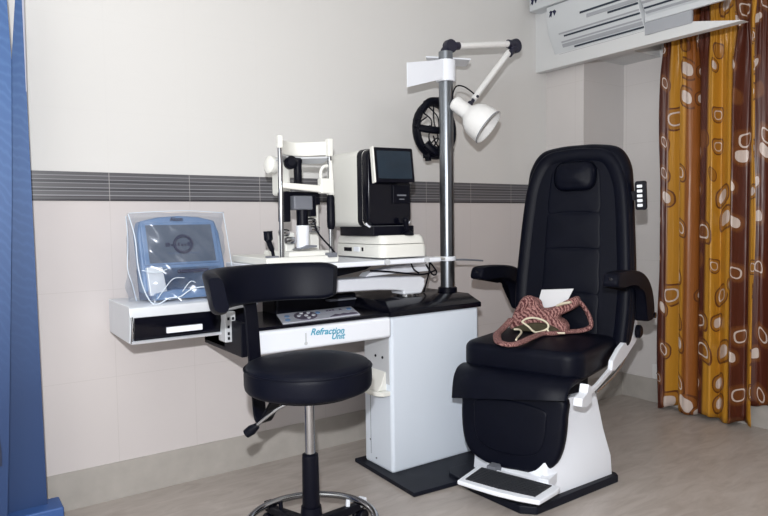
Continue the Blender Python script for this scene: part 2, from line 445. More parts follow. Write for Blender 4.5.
# pocket with rounded lip on the cabinet side
bm = NB(); prism(bm, [(1.58, 2.232), (1.543, 2.236), (1.526, 2.26), (1.518, 2.31), (1.523, 2.37), (1.538, 2.40), (1.58, 2.41)], 'z', .352, .372)
prism(bm, [(1.58, .372), (1.532, .372), (1.552, .40), (1.568, .445), (1.58, .455)], 'y', 2.26, 2.38)
obj('holder', bm, 'offwhite', U, bevel=.004)
bm = NB(); box(bm, 1.5765, 1.5785, 2.385, 2.3865, .06, .34); lathe(bm, [(.004, 0), (.004, .003)], (1.5755, 2.34, .052), (-1, 0, 0), 8); lathe(bm, [(.004, 0), (.004, .003)], (1.5755, 2.385, .125), (-1, 0, 0), 8)
obj('service_door_seam', bm, 'grey', U)
# black bevelled cap
def rect_ring(x0, x1, y0, y1, z): return [Vector((x0, y0, z)), Vector((x1, y0, z)), Vector((x1, y1, z)), Vector((x0, y1, z))]
bm = loft(NB(), [rect_ring(1.571, 2.092, 2.213, 2.665, .693), rect_ring(1.571, 2.092, 2.213, 2.665, .714), rect_ring(1.60, 2.080, 2.29, 2.65, .752)])
obj('cabinet_cap', bm, 'gloss', U, bevel=.004)
# console tray, open white front with black top
bm = loft(NB(), [[Vector((x, 2.192, z)) for x, z in outline] if False else [Vector((.93, y, z)) for y, z in ((2.192, .612), (2.192, .700), (2.60, .700), (2.60, .63))],
                 [Vector((1.562, y, z)) for y, z in ((2.192, .612), (2.192, .697), (2.60, .697), (2.60, .63))]])
obj('console_tray', bm, 'white', U, bevel=.014, seg=4)
obj('console_top', box(NB(), .955, 1.566, 2.212, 2.62, .699, .712), 'gloss', U, bevel=.003)
obj('console_side', box(NB(), .905, .929, 2.21, 2.60, .61, .735), 'black', U, bevel=.004)
# angled control panel with icons
def pq(a, b):   # position on the slanted panel sheet, a to the right, b to the back
    x0, y0 = 1.082+(1.445-1.082)*a, 2.232+.020*a; x1, y1 = 1.172+(1.548-1.172)*a, 2.475+.015*a
    return (x0+(x1-x0)*b, y0+(y1-y0)*b)
def pform(pts, z0, z1): bm = NB(); prism(bm, [pq(a, b) for a, b in pts], 'z', z0, z1); return bm
def pdisc(a, b, ra, rb, z0, z1, n=14): return pform([(a+ra*math.cos(2*PI*i/n), b+rb*math.sin(2*PI*i/n)) for i in range(n)], z0, z1)
P = obj('control_panel', pform([(0, 0), (1, 0), (1, 1), (0, 1)], .711, .7155), 'panel', U, bevel=.002)
obj('dark_key_field', pdisc(.325, .50, .145, .44, .715, .717, 28), 'purple', P)
obj('dark_key_field', pform([(.60, .08), (.98, .08), (.97, .20), (.90, .26), (.86, .20), (.80, .30), (.75, .20), (.69, .30), (.66, .20)], .715, .717), 'purple', P)
for a, b in ((.24, .50), (.29, .74), (.33, .46), (.38, .72), (.42, .42), (.34, .20)): obj('key', pdisc(a, b, .026, .07, .717, .7195), 'white', P)
for a, b in ((.10, .62), (.50, .66), (.93, .70), (.08, .25)): obj('key', pdisc(a, b, .032, .11, .715, .7175), 'iconblue', P)
for a in (.62, .66, .70, .80): obj('panel_print', pform([(a, .70), (a+.03, .70), (a+.03, .80), (a, .80)], .715, .717), 'purple', P)
text('panel_lettering', 'Refraction', 'ink', U, .036, (1.252, 2.1905, .672), (1, 0, -.06), (0, 0, 1), shear=.35, bold=.0006)
text('panel_lettering', 'Unit', 'ink', U, .034, (1.298, 2.1905, .6475), (1, 0, -.06), (0, 0, 1), shear=.35, bold=.0006)
bm = NB(); box(bm, 1.155, 1.160, 2.1895, 2.1925, .640, .676); lathe(bm, [(.007, 0), (.007, .002)], (1.1575, 2.192, .636), (0, -1, 0), 12)
obj('thermometer_mark', bm, 'greylight', U)
# drawer unit
bm = NB(); prism(bm, [(2.365, .690), (2.352, .740), (2.345, .776), (2.350, .806), (2.365, .812), (2.665, .812), (2.665, .684), (2.37, .680)], 'x', .554, .905)
DB = obj('drawer_box', bm, 'silver', U, bevel=.003)
obj('drawer_front', prism(NB(), [(2.352, .690), (2.338, .735), (2.342, .773), (2.37, .773), (2.37, .690)], 'x', .568, .900), 'gloss', U, bevel=.002)
obj('drawer_handle', box(NB(), .676, .806, 2.330, 2.342, .709, .730), 'white', U, bevel=.002)
obj('drawer_trim', prism(NB(), [(2.345, .680), (2.335, .688), (2.37, .692), (2.37, .680)], 'x', .558, .905), 'white', U)
bm = NB(); tube(bm, [(.560, 2.352, .684), (.560, 2.337, .720), (.560, 2.334, .745), (.560, 2.342, .776)], .0045, 8)
obj('drawer_trim', bm, 'chrome', U)
obj('top_fairing', prism(NB(), [(.885, .772), (.90, .792), (.93, .806), (.965, .813), (1.02, .813), (1.02, .785), (.92, .774)], 'y', 2.315, 2.60), 'silver', U, bevel=.003)
SP = obj('switch_panel', box(NB(), .880, .922, 2.30, 2.37, .655, .770), 'greylight', U, bevel=.004)
for z in (.745, .715, .69, .672):
    for dx in (0, .018): obj('switch', box(NB(), .889+dx, .896+dx, 2.295, 2.301, z-.006, z+.004), 'black', SP)
obj('drawer_link', box(NB(), .905, 1.02, 2.37, 2.60, .62, .80), 'black', U, bevel=.005)
# column
obj('column', lathe(NB(), [(.034, .75), (.034, 1.835), (.034, 1.895)], (2.045, 2.40, 0), n=32), 'steel', U)
obj('column_collar', lathe(NB(), [(.046, .750), (.046, .772), (.040, .776)], (2.045, 2.40, 0)), 'black', U)
obj('column_collar', lathe(NB(), [(.040, .903), (.042, .905), (.042, .922), (.040, .924)], (2.045, 2.40, 0)), 'white', U)
bm = NB(); tube(bm, smooth_path([(2.00, 2.37, .915), (1.94, 2.35, .925), (1.88, 2.36, .918), (1.80, 2.36, .912)], 5), .006, 8)
obj('tie_strap', bm, 'offwhite', U)
bm = NB(); tube(bm, smooth_path([(2.085, 2.39, .905), (2.15, 2.38, .903), (2.26, 2.38, .893)], 5), .0045, 8)
obj('thin_rod', bm, 'grey', U)
# top bracket: clamp, side gusset and flat shelf
obj('bracket_clamp', lathe(NB(), [(.046, 1.755), (.046, 1.855)], (2.045, 2.40, 0)), 'white', U, bevel=.002)
bm = NB(); prism(bm, [(1.795, 1.81), (2.02, 1.852), (2.02, 1.765), (1.795, 1.70)], 'y', 2.372, 2.378)
G = obj('bracket_gusset', bm, 'white', U, bevel=.001)
obj('bracket_shelf', prism(NB(), [(2.0, 2.494), (2.22, 2.415), (2.293, 2.53), (2.23, 2.57), (2.07, 2.57)], 'z', 1.884, 1.892), 'white', U, bevel=.002)
obj('bracket_shelf_lip', prism(NB(), [(2.06, 1.885), (2.20, 1.885), (2.19, 1.872), (2.08, 1.865)], 'y', 2.50, 2.505), 'greylight', U)
# instrument table, secondary bar and swing arm
IT = obj('instrument_table', box(NB(), 1.004, 1.828, 2.184, 2.60, .917, .9375), 'white', U, bevel=.006)
for x in (1.534, 1.742): obj('table_stud', lathe(NB(), [(.007, -.012), (.013, -.006), (.013, .003)], (x, 2.178, .930), (0, -1, 0), 14), 'greylight', IT)
bm = NB(); prism(bm, [(1.545, .856), (1.565, .872), (1.70, .893), (1.90, .898), (1.895, .862), (1.72, .862)], 'y', 2.36, 2.42)
obj('table_rail', bm, 'white', U, bevel=.003)
obj('motor_box', prism(NB(), [(1.40, .862), (1.56, .885), (1.60, .905), (1.40, .912)], 'y', 2.38, 2.48), 'black', U, bevel=.003)
bm = NB(); prism(bm, [(1.15, .806), (1.44, .800), (1.60, .796), (1.70, .788), (1.735, .782), (1.735, .764), (1.84, .764), (1.86, .80), (1.86, .832), (1.835, .844), (1.60, .852), (1.15, .856)], 'y', 2.34, 2.44)
obj('swing_arm', bm, 'white', U, bevel=.012, seg=4)
obj('swing_pivot', lathe(NB(), [(.045, .752), (.045, .765)], (1.79, 2.39, 0)), 'chrome', U)
for k, pts in enumerate(([(1.88, 2.36, .895), (1.90, 2.34, .85), (1.93, 2.35, .845), (1.95, 2.37, .86), (1.93, 2.39, .90)],
            [(1.95, 2.42, .91), (1.965, 2.44, .86), (1.955, 2.45, .80), (1.93, 2.44, .757)],
            [(1.55, 2.33, .885), (1.65, 2.34, .875), (1.76, 2.34, .86), (1.86, 2.35, .85), (1.94, 2.36, .865)],
            [(1.78, 2.345, .918), (1.785, 2.345, .90), (1.80, 2.345, .875), (1.83, 2.35, .858)])):
    bm = NB(); tube(bm, smooth_path(pts, 6), .004, 8); obj('cable', bm, 'black', U)
obj('thin_slide', box(NB(), 1.42, 1.56, 2.46, 2.498, .748, .756), 'grey', U, bevel=.003)
obj('console_block', box(NB(), 1.18, 1.585, 2.50, 2.64, .70, .775), 'black', U, bevel=.01)

# ------------------------------------------------------------------ examination lamp on the column
LP = thing('examination_lamp', 'white jointed examination lamp with bell shade on top of the steel column', 'lamp', (2.045, 2.40, 1.895))
J0 = Vector((2.063, 2.39, 1.922)); J1 = Vector((2.495, 2.385, 1.990)); J2 = Vector((2.172, 2.37, 1.660))
bm = NB(); lathe(bm, [(.024, 0), (.024, .02), (.018, .03)], (2.045, 2.40, 1.885)); tube(bm, [(2.046, 2.40, 1.90), J0-Vector((.008, 0, -.012))], .016, 12)
lathe(bm, [(.030, -.018), (.032, -.014), (.032, .014), (.030, .018)], J0, (0, 1, 0), 20); tube(bm, [J0, J0+Vector((.055, 0, .010))], .019, 12)
obj('joint', bm, 'pivot', LP)
bm = NB(); tube(bm, [J0+Vector((.05, 0, .009)), J1-Vector((.045, 0, .003))], .0155, 14); obj('arm', bm, 'lampwhite', LP)
bm = NB(); lathe(bm, [(.034, -.018), (.036, -.014), (.036, .014), (.034, .018)], J1+Vector((0, 0, -.008)), (0, 1, 0), 20); tube(bm, [J1+Vector((-.05, 0, -.002)), J1+Vector((0, 0, .0))], .021, 12)
d = (J2-J1).normalized(); tube(bm, [J1+Vector((0, 0, -.01)), J1+d*.065+Vector((0, 0, -.008))], .020, 12)
obj('joint', bm, 'pivot', LP)
bm = NB(); tube(bm, [J1+d*.06, J2-d*.03], .0155, 14); obj('arm', bm, 'lampwhite', LP)
bm = NB(); sphere(bm, J2, .014); tube(bm, [J2-d*.035, J2+Vector((-.012, 0, -.03))], .009, 10); lathe(bm, [(.007, -.02), (.007, .02)], J2-d*.05, (0, 1, 0), 10)
obj('joint', bm, 'pivot', LP)
sd = Vector((.42, -.64, -.60)).normalized(); S0 = J2+Vector((-.105, -.02, -.015))-sd*.01
prof_out = [(.020, -.012), (.032, -.004), (.036, .004), (.036, .075), (.040, .082), (.062, .100), (.078, .128), (.085, .165), (.086, .205)]
prof_in = [(.083, .205), (.080, .165), (.072, .130), (.055, .104), (.030, .092)]
lathe_b = lathe(NB(), prof_out+prof_in, S0, sd, 36); obj('lamp_shade', lathe_b, 'lampwhite', LP, ang=50)
bm = NB(); tube(bm, [S0+sd*.202 + (Matrix.Rotation(a*2*PI/36, 3, sd) @ sd.orthogonal().normalized())*.0855 for a in range(36)], .0028, 6, closed=True); obj('shade_rim', bm, 'grey', LP)
bm = NB(); lathe(bm, [(.014, .09), (.016, .11), (.030, .135), (.033, .155), (.024, .175), (.004, .185)], S0, sd, 20); obj('bulb', bm, 'lampwhite', LP)
bm = NB(); tube(bm, smooth_path([J2-d*.06, J2+Vector((-.03, 0, .075)), J2+Vector((-.085, 0, .075)), J2+Vector((-.11, 0, .035)), S0-sd*.01], 6), .0035, 8); obj('cord', bm, 'black', LP)

# ------------------------------------------------------------------ head-worn ophthalmoscope hanging behind the column
HS = thing('head_mirror_headset', 'black head-worn eye examination headset hanging behind the steel column', 'headset', (2.06, 2.53, 1.42))
def ell(cx, cz, a, b, y, tilt=0, n=28, dy=0):
    return [(cx + a*math.cos(2*PI*i/n)*math.cos(tilt) - b*math.sin(2*PI*i/n)*math.sin(tilt), y + dy*math.cos(2*PI*i/n), cz + a*math.cos(2*PI*i/n)*math.sin(tilt) + b*math.sin(2*PI*i/n)*math.cos(tilt)) for i in range(n)]
bm = NB(); tube(bm, ell(2.072, 1.545, .115, .130, 2.52, R(8)), .021, 10, closed=True, flat=(1.2, .8)); obj('headband', bm, 'black', HS)
bm = NB(); tube(bm, smooth_path([(1.96, 2.50, 1.545), (2.02, 2.47, 1.535), (2.08, 2.465, 1.535), (2.16, 2.50, 1.54)], 5), .018, 10); obj('top_strap', bm, 'black', HS)
bm = NB()
sphere(bm, (2.05, 2.51, 1.445), .030, (1.1, .8, .8)); box(bm, 2.01, 2.10, 2.49, 2.54, 1.405, 1.45); box(bm, 2.015, 2.035, 2.50, 2.53, 1.39, 1.43)
obj('optics_block', bm, 'black', HS, bevel=.003)
bm = NB(); tube(bm, smooth_path([(1.99, 2.49, 1.47), (2.03, 2.475, 1.435), (2.09, 2.47, 1.43), (2.14, 2.48, 1.45)], 5), .022, 10); obj('brow_pad', bm, 'black', HS)
bm = NB(); tube(bm, smooth_path([(1.985, 2.51, 1.63), (2.02, 2.50, 1.675), (2.08, 2.50, 1.685)], 5), .018, 10); obj('rear_pad', bm, 'black', HS)
obj('adjustment_knob', sphere(NB(), (2.03, 2.515, 1.675), .022, (1.4, .8, .6)), 'black', HS)
bm = NB(); lathe(bm, [(.018, -.02), (.018, .02)], (2.10, 2.50, 1.45), (1, 0, 0), 14); obj('eyepiece', bm, 'black', HS)
for pts in ([(1.985, 2.50, 1.62), (2.03, 2.49, 1.58), (2.01, 2.49, 1.50), (2.05, 2.49, 1.45)], [(2.05, 2.50, 1.66), (2.035, 2.48, 1.58), (2.06, 2.48, 1.50), (2.04, 2.49, 1.46)],
            [(2.02, 2.50, 1.65), (2.06, 2.48, 1.60), (2.07, 2.48, 1.53), (2.10, 2.48, 1.47)], [(1.97, 2.50, 1.58), (1.935, 2.50, 1.585), (1.93, 2.50, 1.55), (1.965, 2.50, 1.55)], [(2.0, 2.49, 1.60), (1.945, 2.50, 1.555), (1.98, 2.50, 1.53), (2.02, 2.49, 1.56)],
            [(2.02, 2.49, 1.47), (2.06, 2.48, 1.50), (2.09, 2.48, 1.45), (2.05, 2.48, 1.47), (2.03, 2.48, 1.51)]):
    bm = NB(); tube(bm, smooth_path(pts, 6), .0035, 6); obj('wire', bm, 'black', HS)

# ------------------------------------------------------------------ slit lamp on the instrument table
SL = thing('slit_lamp', 'cream slit lamp microscope with chrome head-rest posts at the table\'s left end', 'microscope', (1.15, 2.24, .944))
ys = 2.15
obj('base_housing', box(NB(), 1.085, 1.26, 2.17, 2.40, .947, .99), 'offwhite', SL, bevel=.008)
obj('base_plate', box(NB(), .975, 1.275, 2.13, 2.46, .9445, .972), 'offwhite', SL, bevel=.006)
for x, z0, z1 in ((1.046, .965, 1.385), (1.252, .965, 1.36)): 
    bm = NB(); lathe(bm, [(.0085, z0), (.0085, z1)], (x, ys, 0), n=16); obj('post', bm, 'chrome', SL)
obj('post_cap', box(NB(), 1.037, 1.056, 2.140, 2.160, 1.366, 1.412), 'offwhite', SL, bevel=.004)
obj('post_cap', box(NB(), 1.241, 1.263, 2.138, 2.163, 1.345, 1.412), 'offwhite', SL, bevel=.004)
# forehead rest: curved band bowed towards the wall
rings = []
for i in range(13):
    s = i/12; x = 1.052 + .198*s; y = ys + .075*math.sin(PI*s); zt = 1.398+.004*s; zb = 1.347 + .004*s
    rings.append([Vector((x, y-.004, zb)), Vector((x, y+.006, zb)), Vector((x, y+.006, zt)), Vector((x, y-.004, zt))])
bm = loft(NB(), rings); obj('forehead_rest', bm, 'offwhite', SL, bevel=.002)
bm = NB(); rings = []
for i in range(13):
    s = i/12; x = 1.052 + .198*s; y = ys + .075*math.sin(PI*s)
    rings.append([Vector((x, y-.006, 1.345)), Vector((x, y+.045, 1.345-.012)), Vector((x, y+.045, 1.335-.012)), Vector((x, y-.006, 1.340))])
loft(bm, rings); obj('forehead_pad', bm, 'greylight', SL)
bm = NB(); prism(bm, [(1.052, 1.222), (1.252, 1.205), (1.252, 1.245), (1.225, 1.245), (1.20, 1.235), (1.052, 1.243)], 'y', ys-.012, ys+.012)
box(bm, 1.205, 1.262, ys-.016, ys+.014, 1.205, 1.262)
obj('chin_rest', bm, 'offwhite', SL, bevel=.005)
obj('side_column', prism(NB(), [(1.243, 1.20), (1.266, 1.20), (1.258, 1.33), (1.247, 1.33)], 'y', ys-.012, ys+.012), 'offwhite', SL, bevel=.003)
bm = NB(); tube(bm, smooth_path([(1.213, ys, 1.25), (1.213, ys, 1.285), (1.225, ys, 1.305), (1.243, ys, 1.31)], 5), .006, 8); obj('height_loop', bm, 'offwhite', SL)
bm = NB(); lathe(bm, [(.011, 1.07), (.015, 1.08), (.016, 1.10), (.015, 1.19), (.010, 1.20)], (1.254, ys, 0), n=18); obj('grip', bm, 'black', SL)
yb = 2.26
bm = NB(); lathe(bm, [(.026, -.02), (.033, -.012), (.033, .012), (.022, .02)], (1.050, yb-.03, 1.312), (-.95, -.15, .1), 22); obj('lamp_drum', bm, 'offwhite', SL, ang=50)
bm = NB(); box(bm, 1.085, 1.135, yb-.02, yb+.05, 1.20, 1.335); obj('microscope_head', bm, 'offwhite', SL, bevel=.012)
bm = NB(); lathe(bm, [(.020, -.015), (.025, -.008), (.025, .012), (.014, .022)], (1.118, yb-.05, 1.322), (-.25, -1, 0), 20); tube(bm, [(1.118, yb-.04, 1.32), (1.142, yb-.045, 1.322)], .014, 10); obj('eyepiece', bm, 'black', SL)
bm = NB(); lathe(bm, [(.019, 1.225), (.019, 1.245), (.016, 1.25), (.0155, 1.32), (.018, 1.325), (.018, 1.333), (.012, 1.34)], (1.148, yb-.05, 0), n=20); obj('filter_barrel', bm, 'black', SL)
bm = NB(); box(bm, 1.12, 1.20, yb-.07, yb+.02, 1.145, 1.198); obj('slit_housing', bm, 'grey', SL, bevel=.006)
bm = NB(); box(bm, 1.085, 1.115, yb-.05, yb+.0, 1.10, 1.215); box(bm, 1.195, 1.225, yb-.05, yb, 1.12, 1.20); box(bm, 1.205, 1.255, yb-.03, yb+.02, 1.165, 1.195); box(bm, 1.10, 1.26, yb-.02, yb+.02, 1.195, 1.215); obj('rack', bm, 'black', SL, bevel=.004)
bm = NB(); lathe(bm, [(.0225, 1.085), (.0225, 1.145)], (1.163, yb-.05, 0), n=22); obj('illumination_barrel', bm, 'black', SL)
bm = NB(); lathe(bm, [(.0245, .998), (.0245, 1.05), (.0255, 1.052), (.0255, 1.086)], (1.163, yb-.05, 0), n=24); obj('illumination_tube', bm, 'white', SL)
bm = NB(); prism(bm, [(1.125, .995), (1.165, 1.012), (1.205, 1.010), (1.205, 1.003), (1.165, 1.0)], 'y', yb-.085, yb-.03); obj('mirror', bm, 'grey', SL)
for x, z in ((1.09, 1.06), (1.115, 1.03), (1.205, 1.10), (1.22, 1.07)):
    bm = NB(); lathe(bm, [(.012, -.018), (.014, -.012), (.014, .012), (.012, .018)], (x, yb-.04, z), (1, 0, 0), 14); obj('knob', bm, 'chrome', SL)
bm = NB(); box(bm, 1.105, 1.145, yb-.02, yb+.05, .985, 1.06); box(bm, 1.235, 1.275, yb+.02, yb+.08, .985, 1.20); obj('pillar', bm, 'offwhite', SL, bevel=.006)
bm = NB(); tube(bm, smooth_path([(1.215, yb-.05, 1.11), (1.222, yb-.06, 1.06), (1.245, ys-.01, 1.00), (1.262, ys-.02, .975)], 6), .0035, 8); obj('cable', bm, 'black', SL)
bm = NB(); tube(bm, smooth_path([(1.013, 2.15, .965), (1.008, 2.15, .995), (.995, 2.15, 1.03), (.992, 2.15, 1.068)], 5), [.006]*6+[.010]*5+[.016]*4+[.017], 12); obj('joystick', bm, 'black', SL)
obj('switch_plate', box(NB(), .988, 1.03, 2.14, 2.17, .965, .978), 'grey', SL, bevel=.002)
obj('switch_plate', box(NB(), 1.225, 1.262, 2.12, 2.15, .965, .982), 'grey', SL, bevel=.002)

# ------------------------------------------------------------------ auto refractor on the instrument table
AR = thing('auto_refractor', 'white and black tabletop eye tester with tilted screen, right of the slit lamp', 'eye tester', (1.58, 2.3, .944))
bm = loft(NB(), [[Vector((x, y, .950)) for x, y in rrect(.118, .185, .03, 4, 1.585, 2.305)], [Vector((x, y, .985)) for x, y in rrect(.118, .185, .03, 4, 1.585, 2.305)],
                 [Vector((x, y, 1.003)) for x, y in rrect(.115, .182, .03, 4, 1.585, 2.305)]])
obj('lower_base', bm, 'offwhite', AR, bevel=.003)
bm = loft(NB(), [[Vector((x, y, 1.005)) for x, y in rrect(.115, .182, .03, 4, 1.585, 2.305)], [Vector((x, y, 1.030)) for x, y in rrect(.110, .178, .028, 4, 1.583, 2.305)], [Vector((x, y, 1.040)) for x, y in rrect(.102, .170, .026, 4, 1.581, 2.305)]])
obj('upper_base', bm, 'offwhite', AR, bevel=.003)
obj('slide_block', box(NB(), 1.455, 1.66, 2.16, 2.42, 1.038, 1.078), 'black', AR, bevel=.004)
# body: white shell with black front wrapping over
def body_ring(y, k=1, dz=0):
    return [Vector((x, y, z)) for x, z in rrect(.112*k, .157*k, .03, 6, 1.545, 1.232+dz)]
obj('shell', loft(NB(), [body_ring(2.205), body_ring(2.46), body_ring(2.50, .93)]), 'offwhite', AR, bevel=.006)
obj('front_cover', loft(NB(), [body_ring(2.168, .93), body_ring(2.180, .975), body_ring(2.210, .985)]), 'gloss', AR, bevel=.004)
bm = NB(); rings = []
for y, k in ((2.207, 1.006), (2.240, 1.006)): rings.append(body_ring(y, k))
obj('front_band', loft(bm, rings), 'black', AR)
bm = NB(); tube(bm, [Vector((x, 2.186, z)) for x, z in rrect(.112, .157, .03, 6, 1.545, 1.232)[16:27]], .004, 6); obj('chrome_edge', bm, 'white', AR)
obj('measuring_window', box(NB(), 1.555, 1.64, 2.160, 2.17, 1.17, 1.245), 'black', AR, bevel=.004)
obj('window_print', box(NB(), 1.575, 1.62, 2.1585, 2.161, 1.20, 1.206), 'grey', AR)
obj('window_print', box(NB(), 1.585, 1.61, 2.1585, 2.161, 1.185, 1.189), 'grey', AR)
# tilted screen
sm = Matrix.Translation((1.532, 2.125, 1.320)) @ Matrix.Rotation(R(-8), 4, 'Z') @ Matrix.Rotation(R(-8), 4, 'X')
obj('screen_housing', prism(NB(), rrect(.088, .070, .008, 3), 'y', -.010, .016, sm), 'gloss', AR, bevel=.003)
S = obj('screen', prism(NB(), rrect(.076, .056, .004, 2), 'y', -.012, -.009, sm), 'screen', AR)
obj('screen_edge', box(NB(), -.094, -.087, -.013, .014, -.072, .074, sm), 'offwhite', AR, bevel=.003)
bm = NB(); lathe(bm, [(.024, 0), (.027, .004), (.022, .012), (.010, .02)], (1.615, 2.145, 1.038)); tube(bm, [(1.615, 2.145, 1.05), (1.606, 2.14, 1.075), (1.598, 2.135, 1.098)], [.008, .010, .012], 12); sphere(bm, (1.597, 2.135, 1.10), .0125)
obj('joystick', bm, 'black', AR)
obj('port_strip', box(NB(), 1.465, 1.469, 2.345, 2.405, .972, .988), 'black', AR)
obj('port_strip', box(NB(), 1.4645, 1.469, 2.255, 2.265, .975, .99), 'black', AR)
obj('power_switch', box(NB(), 1.463, 1.469, 2.285, 2.325, .972, .992), 'white', AR, bevel=.001)

for o_ in (SL, AR):      # both instruments stand on the table top
    l = o_.location.copy(); o_.scale = (1.04,)*3; o_.location = (l.x*1.04, l.y*1.04, .9378)

# ------------------------------------------------------------------ blue console in its plastic cover
EC = thing('eye_console', 'blue eye-surgery monitor console under clear plastic on the drawer unit', 'console', (.78, 2.52, .812))
sm = Matrix.Translation((.782, 2.47, .961)) @ Matrix.Rotation(R(3), 4, 'Z') @ Matrix.Rotation(R(-6), 4, 'X')
out = [(-.150, -.115), (-.160, .10), (-.150, .150), (-.08, .165), (0, .170), (.08, .165), (.142, .150), (.158, .10), (.172, -.02), (.168, -.115)]
obj('monitor_housing', prism(NB(), out, 'y', 0, .06, sm), 'blue', EC, bevel=.010, seg=4)
obj('monitor_bezel', prism(NB(), [(-.142, -.016), (-.150, .145), (.138, .145), (.152, -.016)], 'y', -.006, .01, sm), 'blue', EC, bevel=.005)
SC = obj('monitor_screen', prism(NB(), [(-.124, -.008), (-.132, .134), (.120, .134), (.134, -.008)], 'y', -.0085, -.004, sm), 'screenblue', EC)
bm = NB(); tube(bm, [sm @ Vector((.006+.034*math.cos(a*PI/16), -.0095, .060+.031*math.sin(a*PI/16))) for a in range(32)], .0058, 6, closed=True, flat=(1, 1)); obj('ring_logo', bm, 'navy', SC)
bm = NB()
for i, (x0, w) in enumerate(((-.062, .018), (-.042, .010), (-.030, .012), (-.016, .010), (-.004, .012), (.010, .010), (.022, .012))): box(bm, x0, x0+w-.002, -.0102, -.0085, .052 + (.001 if i % 2 else 0), .064 - (.002 if i % 3 else -.003), sm)
obj('logo_print', bm, 'navy', SC)
bm = NB()
for i in range(14): box(bm, -.052+i*.0088, -.052+i*.0088+.0066, -.0095, -.0085, .025, .028, sm)
obj('logo_print', bm, 'dkblue', SC)
text('brand_lettering', 'Alcon', 'navy', EC, .021, sm @ Vector((-.012, -.0030, .156)), sm.to_3x3() @ Vector((1, 0, 0)), sm.to_3x3() @ Vector((0, 0, 1)), extrude=.0012, bold=.0006)
obj('lower_body', prism(NB(), [(-.140, -.143), (-.145, -.020), (.160, -.020), (.168, -.143)], 'y', .0, .10, sm), 'dkblue', EC, bevel=.008)
obj('front_tray', prism(NB(), [(-.125, -.146), (.165, -.146), (.158, -.118), (-.05, -.110), (-.12, -.120)], 'y', -.045, .02, sm), 'blue', EC, bevel=.006)
obj('handle', prism(NB(), [(-.02, -.050), (.10, -.050), (.10, -.036), (-.02, -.036)], 'y', -.010, .01, sm), 'navy', EC, bevel=.003)
obj('knob_panel', prism(NB(), [(-.132, -.128), (-.068, -.128), (-.082, -.022), (-.140, -.022)], 'y', -.016, .004, sm), 'silver', EC, bevel=.003)
# crumpled clear cover
random.seed(3)
def cover():
    bm = NB(); nx, nz = 30, 26
    def w(a, b, s): return math.sin(a*7.3+s)*math.cos(b*9.1+s*1.7)+.6*math.sin(a*17+b*13+s)
    grids = []
    for side in (0, 1):
        g = []
        for j in range(nz+1):
            v = j/nz; row = []
            for i in range(nx+1):
                u = i/nx
                flare = (1-v)**2
                hw = .183 + .004*w(v*2, 0, 2) + .006*flare
                x = .772 + (u-.5)*2*hw + .006*w(u, v, 1)*flare
                yf = 2.405 - .020*flare + .012*w(u*1.4, v*1.8, side*3)*(.35+.65*flare)
                ybk = 2.575 + .05*flare
                edge = (2*abs(u-.5))**6
                y = yf if side == 0 else ybk
                y = y*(1-edge) + 2.49*edge
                z = .8135 + v*(.328 + .003*w(u, 1, 3))
                if v > .88: y = y + (2.475 - y)*((v-.88)/.12)**2
                if v == 0: z = .8150 + .004*abs(w(u*2, 0, side))
                row.append(bm.verts.new((x, y, z)))
            g.append(row)
        grids.append(g)
        for j in range(nz):
            for i in range(nx):
                f = (g[j][i], g[j][i+1], g[j+1][i+1], g[j+1][i])
                bm.faces.new(f)
    return bm
PC = thing('plastic_cover', 'crumpled clear plastic bag pulled over the blue console', 'plastic bag', (.772, 2.48, .813))
obj('film', cover(), 'film', PC, ang=180)
bm = NB()
tube(bm, smooth_path([(.592, 2.47, 1.136), (.60, 2.42, 1.05), (.602, 2.40, .95), (.615, 2.385, .87), (.635, 2.375, .822), (.66, 2.372, .812), (.70, 2.372, .83), (.74, 2.374, .832), (.78, 2.374, .855), (.83, 2.376, .862), (.88, 2.376, .85), (.93, 2.38, .84)], 6), .0022, 6)
tube(bm, smooth_path([(.588, 2.49, 1.13), (.592, 2.49, 1.04), (.583, 2.47, .94), (.595, 2.46, .88), (.605, 2.45, .82)], 6), .0016, 6)
tube(bm, smooth_path([(.612, 2.39, .935), (.66, 2.385, .925), (.70, 2.385, .935)], 6), .0016, 6)
tube(bm, smooth_path([(.66, 2.378, .83), (.69, 2.376, .87), (.72, 2.377, .90), (.76, 2.377, .90)], 6), .0014, 6)
tube(bm, smooth_path([(.75, 2.376, .85), (.78, 2.376, .885), (.80, 2.377, .88)], 6), .0016, 6)
tube(bm, smooth_path([(.592, 2.465, 1.140), (.70, 2.47, 1.146), (.82, 2.47, 1.148), (.952, 2.475, 1.140)], 6), .0013, 6)
tube(bm, smooth_path([(.952, 2.475, 1.138), (.952, 2.44, 1.05), (.958, 2.42, .95), (.962, 2.40, .86)], 6), .0016, 6)
obj('film_folds', bm, 'filmseam', PC)

# ------------------------------------------------------------------ round stool with curved backrest
cx, cy = .984, 1.850
ST = thing('stool', 'black padded round stool with curved backrest and chrome foot ring', 'stool', (cx, cy, 0))
prof = [(.150, .558), (.188, .560), (.198, .565), (.204, .573), (.206, .585), (.206, .620), (.203, .636), (.195, .647), (.17, .653), (.10, .658), (.001, .659)]
obj('seat', lathe(NB(), prof, (cx, cy, 0), n=64), 'leather', ST, ang=60)
bm = NB(); tube(bm, [(cx+.205*math.cos(a*2*PI/64), cy+.205*math.sin(a*2*PI/64), .634) for a in range(64)], .003, 6, closed=True); obj('seat_piping', bm, 'leather', ST)
obj('seat_plate', lathe(NB(), [(.10, .543), (.16, .548), (.16, .558)], (cx, cy, 0)), 'black', ST)
